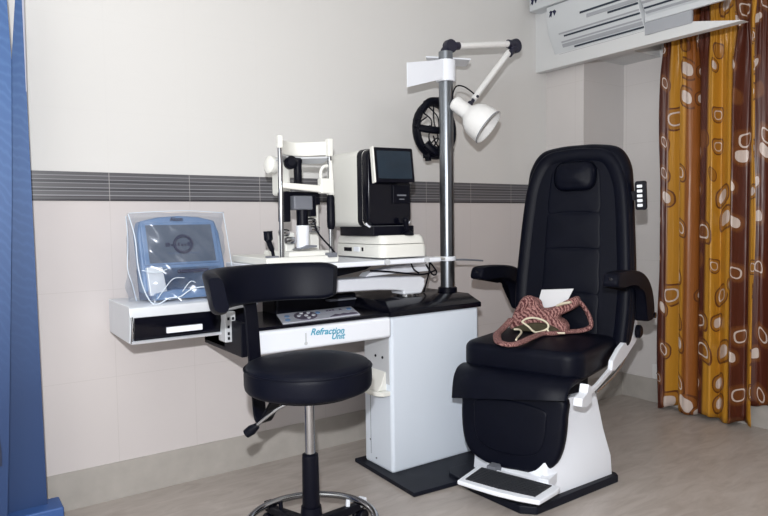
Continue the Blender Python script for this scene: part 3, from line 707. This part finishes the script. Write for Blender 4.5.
# backrest arc
rings = []
a0, a1 = 41, 178
for i in range(37):
    s = i/36; a = R(a0+(a1-a0)*s)
    e = min(s, 1-s)*36
    k = 1 if e >= 3 else (.80, .92, .975)[int(e)]
    rr = .289
    cxx = math.cos(a); sxx = math.sin(a)
    ring = []
    lean = .0
    for w_, h_ in rrect(.024*(.8+.2*k), .066*k, .018, 4):
        ring.append(Vector((cx+(rr+w_+.012*(h_/.06))*cxx, cy+(rr+w_+.012*(h_/.06))*sxx, .885-.004*0+h_)))
    rings.append(ring)
obj('backrest', loft(NB(), rings), 'leather', ST, ang=50)
bd = Vector((math.cos(R(103)), math.sin(R(103)), 0))
def rad(r, z): return Vector((cx, cy, 0)) + bd*r + Vector((0, 0, z))
bm = NB(); sdv = Vector((0, 0, 1)).cross(bd)
path = [rad(.03, .530), rad(.14, .515), rad(.20, .450), rad(.236, .405), rad(.262, .42), rad(.272, .50), rad(.285, .60), rad(.297, .75), rad(.312, .85), rad(.314, .93)]
sp = smooth_path(path, 5); rings = []
for i, p in enumerate(sp):
    dd = (sp[min(i+1, len(sp)-1)]-sp[max(i-1, 0)]).normalized(); nn = dd.cross(sdv)
    rings.append([p+sdv*a*.026+nn*b*.0045 for a, b in ((-1, -1), (1, -1), (1, 1), (-1, 1))])
obj('back_bar', loft(NB(), rings), 'black', ST, bevel=.002)
LV = obj('height_lever', tube(NB(), smooth_path([(cx-.02, cy+.0, .530), (cx-.08, cy+.05, .500), (.842, 1.965, .430)], 4), .0055, 10), 'chrome', ST)
bm = NB(); tube(bm, [(.850, 1.958, .436), (.835, 1.970, .422), (.820, 1.982, .408)], [.010, .017, .015], 12); obj('lever_knob', bm, 'black', ST)
obj('gas_column', lathe(NB(), [(.0165, .33), (.0165, .545)], (cx, cy, 0)), 'chrome', ST)
obj('column_sleeve', lathe(NB(), [(.027, .13), (.029, .135), (.027, .330), (.026, .343), (.018, .347)], (cx, cy, 0)), 'black', ST)
bm = NB(); lathe(bm, [(.045, .075), (.045, .115), (.036, .14), (.033, .17)], (cx, cy, 0)); obj('hub', bm, 'black', ST)
bm = NB(); tube(bm, [(cx+.212*math.cos(a*2*PI/72), cy+.212*math.sin(a*2*PI/72), .118) for a in range(72)], .0115, 12, closed=True); obj('foot_ring', bm, 'chrome', ST)
for k in range(5):
    a = R(22 + 72*k); ex, ey = math.cos(a), math.sin(a)
    bm = NB()
    for r0, z0, w0, r1, z1, w1 in ((.03, .118, .024, .29, .078, .017),):
        n_ = Vector((-ey, ex, 0))
        A = Vector((cx+ex*r0, cy+ey*r0, 0)); B = Vector((cx+ex*r1, cy+ey*r1, 0))
        loft(bm, [[A+n_*w0+Vector((0, 0, z0-.035)), A-n_*w0+Vector((0, 0, z0-.035)), A-n_*w0*.7+Vector((0, 0, z0)), A+n_*w0*.7+Vector((0, 0, z0))],
                  [B+n_*w1+Vector((0, 0, z1-.022)), B-n_*w1+Vector((0, 0, z1-.022)), B-n_*w1*.7+Vector((0, 0, z1)), B+n_*w1*.7+Vector((0, 0, z1))]])
    L = obj('leg', bm, 'black', ST, bevel=.005)
    px, py = cx+ex*.275, cy+ey*.275
    bm = NB()
    for o_ in (-.013, .013): lathe(bm, [(.024, -.008), (.027, -.004), (.027, .004), (.024, .008)], (px-ey*o_, py+ex*o_, .0275), (-ey, ex, 0), 20)
    obj('caster', bm, 'black', L)
    bm = NB(); tube(bm, [(cx+ex*.198, cy+ey*.198, .080), (cx+ex*.203, cy+ey*.203, .115)], .008, 8); obj('ring_bracket', bm, 'black' if k else 'white', L)
    bm = NB(); box(bm, -.02, .022, -.016, .016, .062, .092, Matrix.Translation((px, py, 0)) @ Matrix.Rotation(a, 4, 'Z')); obj('leg_cap', bm, 'white' if k == 0 else 'black', L, bevel=.004)
bm = NB()
for k in range(3):
    a = R(60+120*k); tube(bm, [(cx+math.cos(a)*.035, cy+math.sin(a)*.035, .118), (cx+math.cos(a)*.20, cy+math.sin(a)*.20, .118)], .006, 8)
obj('ring_spokes', bm, 'chrome', ST)

# ------------------------------------------------------------------ patient chair
QA = R(18.55)
CH = thing('examination_chair', 'black padded examination chair with leg rest, armrests and white pedestal', 'chair', (1.93, 1.84, 0), QA)
cm = CH.matrix_basis.copy()
# pedestal and base, square to the room
bm = NB(); prism(bm, [(1.80, 1.612), (2.30, 1.620), (2.315, 1.64), (2.315, 2.08), (1.79, 2.10), (1.755, 2.06), (1.745, 1.90), (1.755, 1.66)], 'z', 0, .032)
obj('base_plate', bm, 'plate', CH, bevel=.005)
def rr(x0, x1, y0, y1, z): return [Vector((x, y, z)) for x, y in rrect((x1-x0)/2, (y1-y0)/2, .012, 3, (x0+x1)/2, (y0+y1)/2)]
bm = loft(NB(), [rr(1.88, 2.295, 1.642, 2.05, .032), rr(1.885, 2.293, 1.647, 2.045, .11), rr(1.905, 2.285, 1.662, 2.035, .17), rr(1.925, 2.280, 1.675, 2.02, .22), rr(1.985, 2.262, 1.70, 1.99, .375)])
obj('pedestal', bm, 'white', CH, ang=60)
bm = NB(); prism(bm, [(1.845, .030), (1.845, .095), (1.865, .105), (1.90, .105), (1.90, .030)], 'y', 1.66, 1.93)
obj('pedestal_skirt', bm, 'white', CH, bevel=.006)
obj('lift_column', box(NB(), 2.02, 2.25, 1.73, 1.96, .37, .452), 'black', CH, bevel=.01)
def LB(fn):  # build in chair coordinates
    return fn
def lobj(name, bm, m, parent=CH, **kw):
    for v in bm.verts: v.co = cm @ v.co
    return obj(name, bm, m, parent, **kw)
lobj('seat_frame', box(NB(), .05, .50, -.22, .22, .435, .475), 'black', bevel=.01)
# seat cushion, longer axis back to front
seat_out = rrect(.275, .262, .075, 7, .262, -.005)
bm = NB(); pillow(bm, seat_out, lambda u, v, d: Vector((u, v, .462+d)), .118, edge=.032, crown=.014)
lobj('seat_cushion', bm, 'leather', ang=60)
bm = NB(); tube(bm, [(u*1.0, v, .482) for u, v in rrect(.272, .259, .072, 6, .262, -.005)], .003, 6, closed=True); lobj('seat_piping', bm, 'leather')
# leg rest: top flap + long rounded pad
leg_out = outline_smooth([(-.205, .40), (-.222, .32), (-.212, .20), (-.178, .125), (-.10, .088), (0, .080), (.10, .088), (.178, .125), (.212, .20), (.222, .32), (.205, .40), (0, .43)], 4)
def legf(u, v, d):
    x = -.035 - (.45-v)*.10
    return Vector((x+.045-d, u*1.02, v+.016))
bm = NB(); pillow(bm, leg_out, legf, .060, edge=.022, crown=.006); lobj('leg_rest', bm, 'leather', ang=60)
inner = [(u*.70, .25+(v-.25)*.62) for u, v in leg_out]
bm = NB(); pillow(bm, inner, lambda u, v, d: legf(u, v, d+.052), .016, edge=.010, crown=.004); lobj('leg_rest_panel', bm, 'leather', ang=60)
rings = []
for i in range(15):
    s = i/14; w_ = .268 - .012*max(0, s-.3)
    th = s*PI
    path = [(.035, .472), (.0, .478), (-.035, .470), (-.062, .448), (-.078, .415), (-.085, .38), (-.088, .348)]
    pass
fp = smooth_path([(.04, 0, .468), (.0, 0, .474), (-.045, 0, .466), (-.072, 0, .440), (-.086, 0, .405), (-.096, 0, .355)], 4)
rings = []
for i, p in enumerate(fp):
    dd = (fp[min(i+1, len(fp)-1)]-fp[max(i-1, 0)]).normalized(); nn = Vector((-dd.z, 0, dd.x)); nn = nn if nn.x < 0 or nn.z > 0 else -nn
    hw = .258 - .010*i/len(fp); p = Vector(p)
    rings.append([Vector((p.x, hw*a, .47-(.47-p.z)*(1-.28*(1-a)) if p.z < .47 else p.z)) + Vector((dd.z, 0, -dd.x))*b for a, b in ((-1, 0), (-.97, .012), (-.5, .015), (0, .016), (.5, .015), (.97, .012), (1, 0), (.97, -.012), (0, -.014), (-.97, -.012))])
lobj('leg_rest_flap', loft(NB(), rings), 'leather', ang=70)
# back: tall tapered pad with rolled bolsters
def backf(u, v, d):
    x = .505 + (v-.55)*.115
    return Vector((x-d+.03, u*.965-.052, .5+(v-.5)*.988))
half = [(0, .50), (.20, .505), (.262, .54), (.283, .66), (.284, .80), (.274, .98), (.262, 1.14), (.252, 1.27), (.236, 1.355), (.185, 1.425), (.09, 1.446), (0, 1.449)]
back_out = outline_smooth([(u, v) for u, v in half] + [(-u, v) for u, v in reversed(half[1:-1])], 5)
bm = NB(); pillow(bm, back_out, backf, .105, edge=.045, crown=.0, steps=7); lobj('back_cushion', bm, 'leather', ang=70)
# inner channelled panel: five pillows
for v0, v1, w0, w1 in ((.57, .76, .138, .138), (.762, .965, .138, .134), (.967, 1.13, .134, .128), (1.132, 1.335, .128, .112)):
    o_ = outline_smooth([(-w0, v0), (-w0*.5, v0-.002), (w0*.5, v0-.002), (w0, v0), (w0+.001, (v0+v1)/2), (w1, v1), (w1*.5, v1+.002), (-w1*.5, v1+.002), (-w1, v1), (-w0-.001, (v0+v1)/2)], 4)
    bm = NB(); pillow(bm, o_, lambda u, v, d: backf(u, v, d+.090), .019, edge=.014, crown=.004); lobj('back_panel', bm, 'leather', ang=60)
for sgn in (1, -1):
    pts = [(sgn*.225, .56), (sgn*.236, .75), (sgn*.226, .96), (sgn*.212, 1.14), (sgn*.192, 1.27), (sgn*.14, 1.365), (sgn*.05, 1.385), (0, 1.387)]
    bm = NB(); tube(bm, smooth_path([backf(u, v, .082) for u, v in pts], 6), .046, 16, flat=(1, .62)); lobj('side_bolster', bm, 'leather', ang=80)
bm = NB(); pillow(bm, rrect(.100, .068, .050, 6, -.006, 1.300), lambda u, v, d: backf(u, v, d+.090), .056, edge=.036, crown=.012); lobj('headrest', bm, 'leather', ang=70)
lobj('back_shell', prism(NB(), [(.56, .50), (.585, .50), (.70, 1.36), (.67, 1.36)], 'y', -.20, .12), 'black', bevel=.01)
# armrests
def arm(y, tx):
    prof = [(tx, .832), (tx+.004, .868), (tx+.03, .882), (tx+.12, .884), (tx+.25, .878), (tx+.36, .862), (tx+.45, .825), (tx+.515, .765), (tx+.545, .70), (tx+.550, .655), (tx+.527, .636), (tx+.455, .636), (tx+.432, .655), (tx+.415, .715), (tx+.385, .775), (tx+.31, .812), (tx+.20, .826), (tx+.08, .824)]
    o_ = outline_smooth(prof, 3)
    bm = NB(); pillow(bm, o_, lambda u, v, d: Vector((u, y-.032+d, v)), .064, edge=.014); return lobj('armrest', bm, 'arm', ang=60)
A1 = arm(.290, .20); A2 = arm(-.335, .130)
for A, y, tx in ((A1, .290, .20), (A2, -.335, .130)):
    bm = NB(); lathe(bm, [(.011, 0), (.011, .006), (.004, .008)], (tx+.005, y, .856), (-1, 0, 0), 14); lobj('arm_button', bm, 'gloss', A)
    bm = NB(); lathe(bm, [(.013, 0), (.013, .008)], (tx+.50, y-(.04 if y < 0 else -.03), .66), (0, -1 if y < 0 else 1, 0), 14); lobj('arm_button', bm, 'gloss', A)
bm = NB(); tube(bm, [(.66, .29, .66), (.62, .20, .64)], .022, 12); lobj('arm_pivot', bm, 'black')
bm = NB(); tube(bm, [(.62, -.335, .66), (.62, -.24, .64)], .022, 12); lobj('arm_pivot', bm, 'black')
# white hinge bracket on the near side
bk = [(.575, .700), (.600, .690), (.632, .60), (.640, .560), (.600, .535), (.45, .490), (.30, .462), (.255, .470), (.272, .510), (.36, .545), (.50, .575), (.555, .610)]
bm = NB(); prism(bm, bk, 'y', -.305, -.285); lobj('hinge_bracket', bm, 'white', bevel=.004)
bm = NB(); prism(bm, bk, 'y', .245, .262); lobj('hinge_bracket', bm, 'white', bevel=.004)
bm = NB(); lathe(bm, [(.020, 0), (.030, .004), (.030, .020), (.022, .026)], (.600, -.304, .585), (0, -1, 0), 22); lobj('hinge_knob', bm, 'black')
bm = NB(); prism(bm, [(-.03, .440), (.10, .447), (.30, .485), (.30, .462), (.10, .428), (-.03, .418)], 'y', -.298, -.284); lobj('side_link', bm, 'white', bevel=.003)
bm = NB(); tube(bm, smooth_path([(.56, -.295, .535), (.42, -.296, .47), (.28, -.295, .435), (.10, -.292, .415)], 5), .0055, 8); lobj('link_rod', bm, 'rod')
bm = NB(); prism(bm, [(-.08, .400), (-.03, .385), (.03, .392), (.03, .455), (-.005, .470), (-.02, .440), (-.075, .430)], 'y', -.300, -.265); lobj('side_link', bm, 'white', bevel=.004)
# footrest
fm = Matrix.Translation((0, 0, 0))
foot = [(-.292, .112), (-.300, .03), (-.306, -.055), (-.302, -.14), (-.288, -.222), (-.165, -.240), (-.125, -.235), (-.108, -.10), (-.105, .10), (-.115, .118)]
FT = lobj('footrest', prism(NB(), foot, 'z', .082, .100), 'white', bevel=.006)
lobj('tread', prism(NB(), [(-.268, .088), (-.276, -.055), (-.266, -.196), (-.140, -.208), (-.128, .092)], 'z', .099, .103), 'mat_rubber', FT)
for k in range(9): lobj('tread_rib', prism(NB(), [(-.262+k*.014, .085), (-.262+k*.014, -.195), (-.258+k*.014, -.195), (-.258+k*.014, .085)], 'z', .1025, .105), 'mat_rubber', FT)
lobj('footrest_arm', prism(NB(), [(-.13, .03), (-.13, .07), (-.02, .07), (-.02, .03)], 'z', .075, .115), 'grey', bevel=.003)
lobj('footrest_arm', prism(NB(), [(-.13, -.19), (-.13, -.15), (-.02, -.15), (-.02, -.19)], 'z', .075, .115), 'white', bevel=.003)
# keypad clipped to the back
kp = Matrix.Translation(backf(-.292, 1.203, .055)) @ Matrix.Rotation(R(-8), 4, 'Y') @ Matrix.Rotation(R(10), 4, 'Z')
bm = NB(); prism(bm, rrect(.024, .063, .010, 4), 'x', -.012, .014, kp); KP = lobj('keypad', bm, 'black', bevel=.003)
for k in range(5):
    for s_ in (0,):
        bm = NB(); prism(bm, rrect(.011, .0065, .003, 2, .004, .042-k*.021), 'x', -.0145, -.011, kp); lobj('keypad_button', bm, 'white', KP)
bm = NB(); box(bm, -.01, .03, -.01, .05, -.02, .02, kp); lobj('keypad_clip', bm, 'black')

# ------------------------------------------------------------------ knitted bag and paper on the seat
def cw(x, y, z): return cm @ Vector((x, y, z))
KB = thing('knitted_bag', 'maroon and cream knitted handbag with long strap lying on the black seat', 'handbag', cw(.28, 0, .585))
def blob(pts_rad, n=14):
    bm = NB(); sp = smooth_path([p for p, r in pts_rad], 5); k = len(pts_rad)
    rad_ = []
    for i in range(len(sp)):
        f = i/5; a = int(min(f, k-1)); b = min(a+1, k-1); rad_.append(pts_rad[a][1]*(1-(f-a))+pts_rad[b][1]*(f-a))
    tube(bm, sp, rad_, n, flat=(1, .62)); return bm
body = [(.107, .728), (.075, .735), (.060, .700), (.02, .694), (-.03, .708), (-.075, .735), (-.118, .752), (-.130, .722), (-.105, .695), (-.05, .662), (-.085, .640), (-.098, .610), (-.06, .592), (.06, .590), (.165, .592), (.172, .632), (.150, .700)]
def bagf(u, v, d): return Vector((.385 - (v-.59)*-.10 - d - .045*(1-(v-.59)/.16), u, v+.004))
bm = NB(); pillow(bm, outline_smooth(body, 4), bagf, .060, edge=.022, crown=.010); lobj('bag_body', bm, 'knit', KB, ang=80)
bm = NB(); tube(bm, smooth_path([(.33, .135, .64), (.325, .11, .715), (.33, .075, .722), (.335, .05, .66), (.33, -.02, .645)], 6), .026, 10, flat=(.8, 1)); lobj('bag_gather', bm, 'knit', KB, ang=80)
bm = NB(); tube(bm, smooth_path([(.30, .165, .640), (.215, .170, .606), (.12, .145, .603), (.02, .095, .603), (-.035, .060, .601), (-.062, .020, .600), (-.048, -.012, .600), (.02, -.022, .603), (.12, -.018, .604), (.22, -.020, .604), (.25, -.055, .604), (.31, -.085, .604), (.37, -.135, .606), (.385, -.172, .625), (.39, -.165, .665), (.385, -.140, .712), (.37, -.112, .745)], 6), .017, 12, flat=(1, .55)); lobj('bag_strap', bm, 'knit', KB, ang=80)
bm = NB(); tube(bm, [(.322, -.045, .715), (.315, -.075, .728), (.318, -.108, .735)], [.010, .014, .012], 10, flat=(1, .5)); lobj('cream_patch', bm, 'cord', KB)
bm = NB(); pillow(bm, outline_smooth([(.15, .600), (.10, .625), (.03, .640), (-.03, .632), (-.07, .612), (-.02, .600), (.06, .598)], 4), lambda u, v, d: Vector((.295-d, u, v)), .03, edge=.010); lobj('bag_lining', bm, 'olive', KB, ang=80)
for pts in ([(.245, .125, .606), (.24, .098, .608), (.18, .060, .607), (.08, .030, .606), (.02, .010, .606)],
            [(.262, .095, .640), (.255, .060, .622), (.240, .030, .606), (.235, .004, .606), (.245, -.03, .622), (.255, -.030, .640), (.262, -.005, .655), (.265, .04, .662), (.262, .075, .655), (.262, .095, .640)],
            [(.245, -.03, .622), (.24, -.045, .607), (.26, -.08, .606), (.27, -.10, .606)]):
    bm = NB(); tube(bm, smooth_path(pts, 6), .0042, 8); lobj('cord', bm, 'cord', KB)

bm = NB()
pp = [cw(.435, .076, .768), cw(.425, -.080, .782), cw(.405, -.045, .700), cw(.370, -.02, .600), cw(.370, .098, .600)]
off = cm.to_3x3() @ Vector((.004, 0, .001))
loft(bm, [[p for p in pp], [p+off for p in pp]])
tag(obj('folded_paper', bm, 'paper'), 'white folded sheet of paper propped behind the knitted bag', 'paper')

# ------------------------------------------------------------------ curtains
def curtain(name, label, y0, y1, xc, z0, z1, amp, seed, folds, cloth, pins=(), ny=150, nz=70, uoff=0, group=None, zpin=2.065):
    random.seed(seed); ph = [random.uniform(0, 6.3) for _ in range(6)]
    bm = NB(); uvl = bm.loops.layers.uv.new('UVMap'); rows = []; uvs = {}
    for j in range(nz+1):
        v = j/nz; z = z0 + (z1-z0)*v
        row = []
        for i in range(ny+1):
            s = i/ny
            top = math.exp(-((z-zpin)/.10)**2)                       # gathered heading
            g = amp*(1-.15*v)
            f = folds*2*PI*s
            x = g*(math.sin(f+ph[0]+.35*math.sin(2*v+ph[1])) + .30*math.sin(2.1*f+ph[2]+.8*v) + .05*math.sin(5.1*f+ph[3]+2*v))
            x = x*(1-.55*top) + top*.010*math.sin(folds*7*2*PI*s)
            y = y0 + (y1-y0)*s + .012*math.sin(f*1.3+ph[4]+1.5*v)*(1-s)*s*4
            for pc, pw in pins:                                      # cloth drawn towards each hook
                dd = y-pc; k = math.exp(-(dd/pw)**2)*math.exp(-abs(z-zpin)/.16)
                y -= dd*.45*k; x += .018*k*math.sin(dd*220)*(1-k*.3)
            edge = .010*math.sin(z*5+ph[5]) if i == 0 or i == ny else 0
            hem = .012*math.sin(f*.7+ph[1])*(1-v)**6 
            p = Vector((xc+x, y+edge, z+hem))
            vv = bm.verts.new(p); uvs[vv] = (uoff+cloth*s, z + .02*math.sin(f+ph[2])); row.append(vv)
        rows.append(row)
    for j in range(nz):
        for i in range(ny):
            f = bm.faces.new((rows[j][i], rows[j][i+1], rows[j+1][i+1], rows[j+1][i]))
            for l in f.loops: l[uvl].uv = uvs[l.vert]
    o = obj(name, bm, 'curtain', ang=180)
    s = o.modifiers.new('thickness', 'SOLIDIFY'); s.thickness = .002
    return tag(o, label, 'curtain', group)
curtain('curtain', 'long gold and brown satin curtain printed with rounded squares, hanging to the floor', 2.125, 1.620, 3.405, .018, 2.30, .032, 5, 4.0, .85, pins=((2.00, .07), (1.66, .09)))
curtain('curtain', 'brown patterned curtain edge with higher hem, behind the long one at the picture\'s right edge', 1.720, 1.20, 3.455, .125, 2.30, .012, 9, 3.5, .60, pins=((1.55, .06),), ny=90, uoff=.60)
bm = NB(); tube(bm, [(3.43, 2.18, 2.31), (3.43, 1.1, 2.31)], .012, 12); o = obj('curtain_rod', bm, 'chrome'); tag(o, 'metal curtain rod above the gold and brown curtains', 'curtain rod')

# ------------------------------------------------------------------ wall units with louvres (top right)
def ac(label, y0, y1, prof, ztop, slots, logo, xa):
    t = thing('air_conditioner', label, 'air conditioner', (3.05, (y0+y1)/2, prof[0][1]))
    body = prof + [(prof[-1][0], ztop), (3.03, ztop)]
    obj('casing', prism(NB(), body, 'y', y0, y1), 'acwhite', t, bevel=.006)
    # slanted louvre field between two points of the profile
    (xa0, za0), (xb0, zb0) = prof[0], prof[1]
    n_ = Vector((zb0-za0, 0, xa0-xb0)).normalized()
    if n_.x > 0: n_ = -n_
    for k, (s, w_, m_, ya, yb_) in enumerate(slots):
        c0 = Vector((xa0+(xb0-xa0)*s, 0, za0+(zb0-za0)*s)); dv = Vector((xb0-xa0, 0, zb0-za0)).normalized()*w_
        bm = NB(); q = [c0-dv, c0+dv, c0+dv+n_*.003, c0-dv+n_*.003]
        loft(bm, [[p+Vector((0, ya, 0)) for p in q], [p+Vector((0, yb_, 0)) for p in q]])
        obj('louvre_slot' if m_ == 'acdark' else 'louvre', bm, m_, t)
    return t
A = ac('white louvred air conditioner in front of the soffit corner, its whole left end showing', 1.99, 2.575, [(3.028, 2.038), (2.968, 2.150), (2.950, 2.225)], 2.305,
       [(.04, .004, 'acgrey', 1.99, 2.54), (.22, .0045, 'acdark', 1.992, 2.425), (.38, .010, 'acgrey', 1.992, 2.50), (.55, .004, 'acgrey', 1.992, 2.50), (.79, .0045, 'acdark', 1.992, 2.47), (.93, .004, 'acgrey', 1.992, 2.50)], None, 2.95)
for z, w_, m_, y0_, y1_ in ((2.172, .005, 'acdark', 1.992, 2.17), (2.19, .009, 'acgrey', 1.992, 2.30), (2.215, .005, 'acdark', 1.992, 2.34)):
    x = 2.968-.018*(z-2.15)/.075
    bm = NB(); box(bm, x-.003, x+.004, y0_, y1_, z-w_, z+w_); obj('louvre_slot' if m_ == 'acdark' else 'louvre', bm, m_, A)
def mark(y, z, x, parent):
    bm = NB(); k = .0016
    def pr(pts): prism(bm, [(y-(a-16)*k, z-(b-10)*k) for a, b in pts], 'x', x-.002, x+.001)
    pr([(2, 4), (8, 0), (17, 4), (14, 9), (10, 24), (6, 17), (1, 22), (5, 9)])
    pr([(17, 4), (26, 1), (32, 8), (28, 14), (24, 21), (21, 12), (18, 8)])
    return obj('blue_mark', bm, 'navy', parent)
mark(2.527, 2.262, 2.949, A)
B2 = thing('air_conditioner', 'upper white air conditioner cut off by the picture top, dark slots and a blue mark', 'air conditioner', (3.0, 2.1, 2.1))
bm = NB(); box(bm, 2.935, 3.03, 1.99, 2.69, 2.308, 2.52)
obj('casing', bm, 'acwhite', B2, bevel=.006)
bm = NB(); prism(bm, [(3.028, 2.110), (2.968, 2.190), (2.935, 2.24), (2.935, 2.52), (3.03, 2.52)], 'y', 1.52, 1.985)
obj('casing', bm, 'acwhite', B2, bevel=.004)
obj('lower_rail', box(NB(), 3.012, 3.029, 1.575, 1.985, 2.083, 2.112), 'acwhite', B2, bevel=.002)
obj('lower_band', box(NB(), 3.016, 3.029, 1.74, 1.988, 2.020, 2.082), 'acgrey', A)
for s_, w_, m_ in ((.25, .006, 'acgrey'), (.50, .0045, 'acdark'), (.80, .006, 'acgrey')):
    c0 = Vector((3.028-.06*s_, 0, 2.11+.08*s_)); dv = Vector((-.6, 0, .8))*w_; n_ = Vector((-.8, 0, -.6))
    q = [c0-dv, c0+dv, c0+dv+n_*.003, c0-dv+n_*.003]
    bm = NB(); loft(bm, [[p+Vector((0, 1.53, 0)) for p in q], [p+Vector((0, 1.98, 0)) for p in q]])
    obj('louvre_slot' if m_ == 'acdark' else 'louvre', bm, m_, B2)
mark(2.652, 2.362, 2.934, B2)

# ------------------------------------------------------------------ wall socket on the right wall
WS = thing('wall_socket', 'small white electrical socket plate low on the right wall beside the curtain', 'socket', (XR, 2.19, .14))
obj('plate', box(NB(), XR-.012, XR-.0005, 2.125, 2.226, .142, .232), 'socket', WS, bevel=.004)
for y, z in ((2.175, .205), (2.192, .178), (2.158, .178)):
    obj('socket_hole', lathe(NB(), [(.005, 0), (.005, .002)], (XR-.0115, y, z), (-1, 0, 0), 12), 'black', WS)

# ------------------------------------------------------------------ light: camera flash, room light
def light(name, kind, energy, loc, col=(1, 1, 1), size=.1, rot=None, sizey=None):
    d = bpy.data.lights.new(name, kind); d.energy = energy; d.color = col
    if kind == 'AREA':
        d.size = size
        if sizey: d.shape = 'RECTANGLE'; d.size_y = sizey
    elif kind in ('POINT', 'SPOT'): d.shadow_soft_size = size
    o = bpy.data.objects.new(name, d); C.objects.link(o); o.location = loc
    if rot: o.rotation_euler = rot
    return o
FL = light('flash', 'POINT', 222, (-.045, -.02, 1.345), (.97, .985, 1), .022)
w = bpy.data.worlds.new('world'); scene.world = w; w.use_nodes = True
bg = w.node_tree.nodes['Background']; bg.inputs[0].default_value = (1, .88, .80, 1); bg.inputs[1].default_value = .15

# ------------------------------------------------------------------ camera
F, yaw, pitch, roll = 649.755, R(34.859), R(3.292), R(-.806)
f = Vector((math.sin(yaw)*math.cos(pitch), math.cos(yaw)*math.cos(pitch), -math.sin(pitch)))
r = Vector((math.cos(yaw), -math.sin(yaw), 0)); u = r.cross(f)
c_, s_ = math.cos(roll), math.sin(roll)
r2 = r*c_ + u*s_; u2 = u*c_ - r*s_
cam = bpy.data.cameras.new('camera'); cam.sensor_width = 36; cam.lens = F/768*36; cam.clip_start = .05
co = bpy.data.objects.new('camera', cam); C.objects.link(co)
co.matrix_world = Matrix(((r2.x, u2.x, -f.x, 0), (r2.y, u2.y, -f.y, 0), (r2.z, u2.z, -f.z, 1.1), (0, 0, 0, 1)))
scene.camera = co
scene.view_settings.view_transform = 'Standard'; scene.view_settings.look = 'None'
scene.view_settings.gamma = 1; scene.view_settings.use_curve_mapping = False
scene.view_settings.exposure = 0
